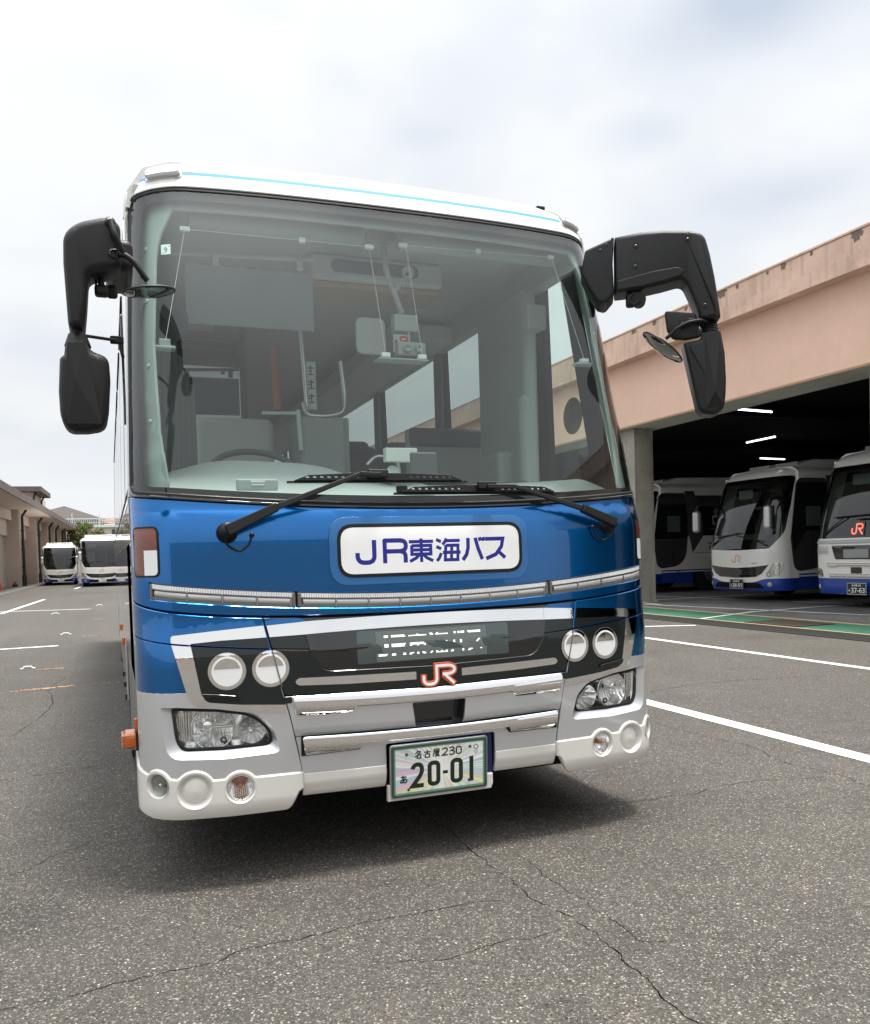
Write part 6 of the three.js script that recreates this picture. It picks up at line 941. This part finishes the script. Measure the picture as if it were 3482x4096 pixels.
    dp.translate(k > 0 ? 1.256 : -1.240, 0, 0);
    const dr = part('door_glass', dp, dark, b); part('door_seam', [X(1.256, 1.260, 0.75, 2.9, -1.20, -1.19)], M.rubber, dr);
    part('door_window', X(1.257, 1.261, 1.78, 2.25, -1.46, -1.0, 0.002), mat('door_pane', [0.10, 0.13, 0.12], 0.05), dr);
    part('side_panel', [X(1.195, 1.243, 0.66, 1.65, -11.9, -0.60, 0.003), X(1.16, 1.235, 2.85, 3.08, -11.9, -0.8, 0.003)], M.fleetWhite, b);
    part('skirt_side', [X(1.195, 1.243, 0.28, 0.585, -1.9, -0.60, 0.003), X(1.195, 1.243, 0.28, 0.585, -8, -3.2, 0.003), X(1.195, 1.243, 0.28, 0.585, -11.9, -9.2, 0.003)], M.skirtBlue, b);
    part('white_line', X(1.195, 1.244, 0.588, 0.622, -11.9, -0.60, 0.001), M.fleetWhite, b); part('blue_line', X(1.195, 1.2435, 0.624, 0.658, -11.9, -0.60, 0.001), M.skirtBlue, b);
    part('marker_lamp', X(1.243, 1.268, 0.60, 0.65, -1.40, -1.30, 0.008), M.amber, b);
    part('side_glass', X(1.19, 1.225, 1.65, 2.85, -11.9, -1.9, 0.003), dark, b);
    const band = slab([[-1.62, 2.98], [-1.98, 2.98], [-2.32, 2.0], [-2.28, 1.62], [-1.9, 1.15], [-1.78, 1.7], [-1.66, 2.92]], 0, 0.006, 0.001); band.applyMatrix4(new THREE.Matrix4().makeBasis(V(0, 0, 1), V(0, 1, 0), V(-1, 0, 0))); band.translate(k > 0 ? 1.2495 : -1.2435, 0, 0); part('charcoal_band', band, M.charcoalBand, b);
    if (detail && !old) {
      // mirrors: silver shell on a dark arm
      const mx = k > 0 ? 1 : -1, m = part('mirror', [box(0.20, 0.56, 0.16, 1.25 * mx, 2.0, 0.16, 0.075)], M.silver, b); part('mirror_arm', [tube([V(1.14 * mx, 2.40, -0.45), V(1.22 * mx, 2.46, -0.2), V(1.26 * mx, 2.42, 0.06), V(1.25 * mx, 2.26, 0.14)], 0.045, 20, 10)], M.plastic, m); part('mirror_back', box(0.19, 0.54, 0.06, 1.25 * mx, 2.0, 0.068, 0.02), M.plastic, m);
    }
    for (const zw of [-2.55, -8.6]) { const w = part('wheel', lathe([[0.2, 0], [0.46, 0.0], [0.5, 0.03], [0.5, 0.25], [0.46, 0.28], [0.2, 0.28]], 32).rotateY(Math.PI / 2).translate(k > 0 ? 0.93 : -1.21, 0.5, zw), M.tyre, b); part('hub', lathe([[0, 0.02], [0.12, 0.02], [0.27, 0.0], [0.28, 0.03]], 20).rotateY(Math.PI / 2 * k).translate(1.19 * k, 0.5, zw), M.satin, w); }
  }
  part('round_mirror', [new THREE.SphereGeometry(1, 20, 12).scale(0.15, 0.045, 0.11).translate(1.02, 2.22, 0.16), rod(V(1.14, 2.25, 0.14), V(1.32, 2.24, 0.12), 0.015)], M.plastic, b);
  part('roof', slab(rounded([[-1.19, 2.95], [-1.16, 3.1], [-1.0, 3.22, 0.1], [1.0, 3.22, 0.1], [1.16, 3.1], [1.19, 2.95], [1.1, 2.95], [1.05, 3.02], [-1.05, 3.02], [-1.1, 2.95]], 0), -11.9, -0.85, 0.002), M.fleetWhite, b);
  part('roof_unit', [slab([[-3.2, 3.2], [-3.0, 3.42], [-1.6, 3.40], [-1.0, 3.22]], -0.95, 0.95, 0.03).rotateY(-Math.PI / 2), span(-0.95, 0.95, 3.2, 3.42, -9, -3.05, 0.06)], M.fleetWhite, b);
  part('roof_vent', [span(-0.8, -0.1, 3.28, 3.36, -1.5, -1.2, 0.02), span(0.1, 0.8, 3.28, 3.36, -1.5, -1.2, 0.02)], M.grey, b);
  part('rear_wall', span(-1.24, 1.24, 0.3, 3.2, -11.95, -11.9), M.fleetWhite, b); part('underbody', span(-1.18, 1.18, 0.3, 0.4, -11.9, -0.4), M.darkVoid, b);
  part('cabin', [span(-1.15, 1.15, 0.9, 1.0, -11.8, -0.3), span(-1.1, 1.1, 1.0, 1.5, -1.0, -0.9), span(0.25, 1.1, 1.0, 2.0, -2.2, -2.1), span(-1.1, -0.9, 1.0, 2.9, -2.0, -1.9)], M.dark, b);
  part('cabin_dashboard', [span(-1.05, 1.05, 1.38, 1.5, -1.0, -0.25, 0.04)], M.grey, b); part('driver_seat', [box(0.46, 0.8, 0.12, -0.6, 1.9, -1.7, 0.05)], M.seatGrey, b); part('sun_visor', box(0.5, 0.22, 0.02, -0.55, 2.65, -0.85, 0.01), M.pale, b);
  for (let i = 0; i < 4; i++) for (const x of [-0.85, -0.4, 0.4, 0.85]) part('passenger_seat', box(0.42, 1.0, 0.14, x, 1.75, -2.8 - i * 1.0, 0.06), M.seat, b);
  part('white_pole', rod(V(0.3, 1.0, -1.6), V(0.3, 2.6, -1.6), 0.03), M.pale, b);
  const np = new THREE.Group(); np.name = 'number_plate'; np.position.set(0.04, old ? 0.40 : 0.425, 0.035); b.add(np);
  part('plate_face', new THREE.PlaneGeometry(0.46, 0.23).translate(0, 0, 0.004), printed('fleet_number_plate', plateTx), np); part('plate_back', box(0.47, 0.24, 0.006, 0, 0, 0), M.satin, np); part('plate_bracket', box(0.3, 0.12, 0.08, 0, 0, -0.04), M.frit, np);
  if (sideText === 'full') { const q = part('fleet_number', new THREE.PlaneGeometry(0.56, 0.28).rotateY(Math.PI / 2).translate(1.2445, 1.36, -2.75), printed('fleet_number_print', TX.side), b); part('window_notice', [span(1.2255, 1.228, 1.98, 2.24, -2.95, -2.68)], M.pale, b); part('window_notice', [span(1.228, 1.230, 2.03, 2.19, -2.92, -2.71)], M.black, b); part('emblem_round', new THREE.CylinderGeometry(0.1, 0.1, 0.006, 24).rotateZ(Math.PI / 2).translate(1.228, 2.36, -2.82), mat('ochre_emblem', [0.25, 0.22, 0.08], 0.6), b); part('red_text_line', span(1.2255, 1.228, 1.83, 1.86, -3.05, -2.6), mat('red_orange_print', [0.5, 0.09, 0.03], 0.5), b); part('hatch_seam', [span(1.243, 1.2445, 0.66, 1.15, -2.62, -2.61), span(1.243, 1.2445, 1.14, 1.15, -3.6, -1.9)], M.rubber, b); }
  return b;
}
const garageGroup = 'white coaches parked in the garage';
parkedCoach('white_coach', 'white coach with plate 24-51 in the garage, silver mirrors and orange emblem', [12.72, 0, -12.95], -Math.PI / 2 + 0.02, garageGroup, { kind: 'new', plateTx: TX.plate2451, sideText: 'front', scale: 0.975 });
parkedCoach('white_coach', 'white coach numbered H64-2554, half hidden by the concrete pillar in the garage', [12.95, 0, -18.55], -Math.PI / 2 + 0.02, garageGroup, { kind: 'new', plateTx: TX.plateFar, sideText: 'full' });
parkedCoach('white_coach', 'white coach with plate 37-63 and lit red emblem at the right edge', [12.62, 0, -9.35], -Math.PI / 2 + 0.02, garageGroup, { kind: 'old', plateTx: TX.plate3763 });
parkedCoach('white_coach', 'small white coach parked beside the beige depot far left', [-4.33, 0, -56.5], 0.02, 'white coaches parked at the far end of the yard', { kind: 'new', plateTx: TX.plateFar, scale: 0.82 });
parkedCoach('white_coach', 'white coach far back, just left of the blue coach flank', [-1.78, 0, -49.8], 0.0, 'white coaches parked at the far end of the yard', { kind: 'new', plateTx: TX.plateFar2, scale: 0.90 });
// buildings across the yard behind the viewer, seen only mirrored in chrome and glass
{
  const o = thing('office_block', 'low grey office block across the yard, mirrored in the chrome of the blue coach', 'building', [-6, 0, 62]);
  part('wall', span(-34, 40, 0, 9.2, 0, 10), M.depot, o); part('roof', span(-35, 41, 9.2, 9.7, -0.8, 11), M.roofDark, o);
  for (let i = 0; i < 18; i++) for (const y of [1.2, 4.0, 6.8]) part('window', span(-28 + i * 3.8, -25.6 + i * 3.8, y, y + 1.1, -0.05, 0.05), M.depotTrim, o);
}
// ----------------------------------------------------------------
renderer.render(scene, camera);
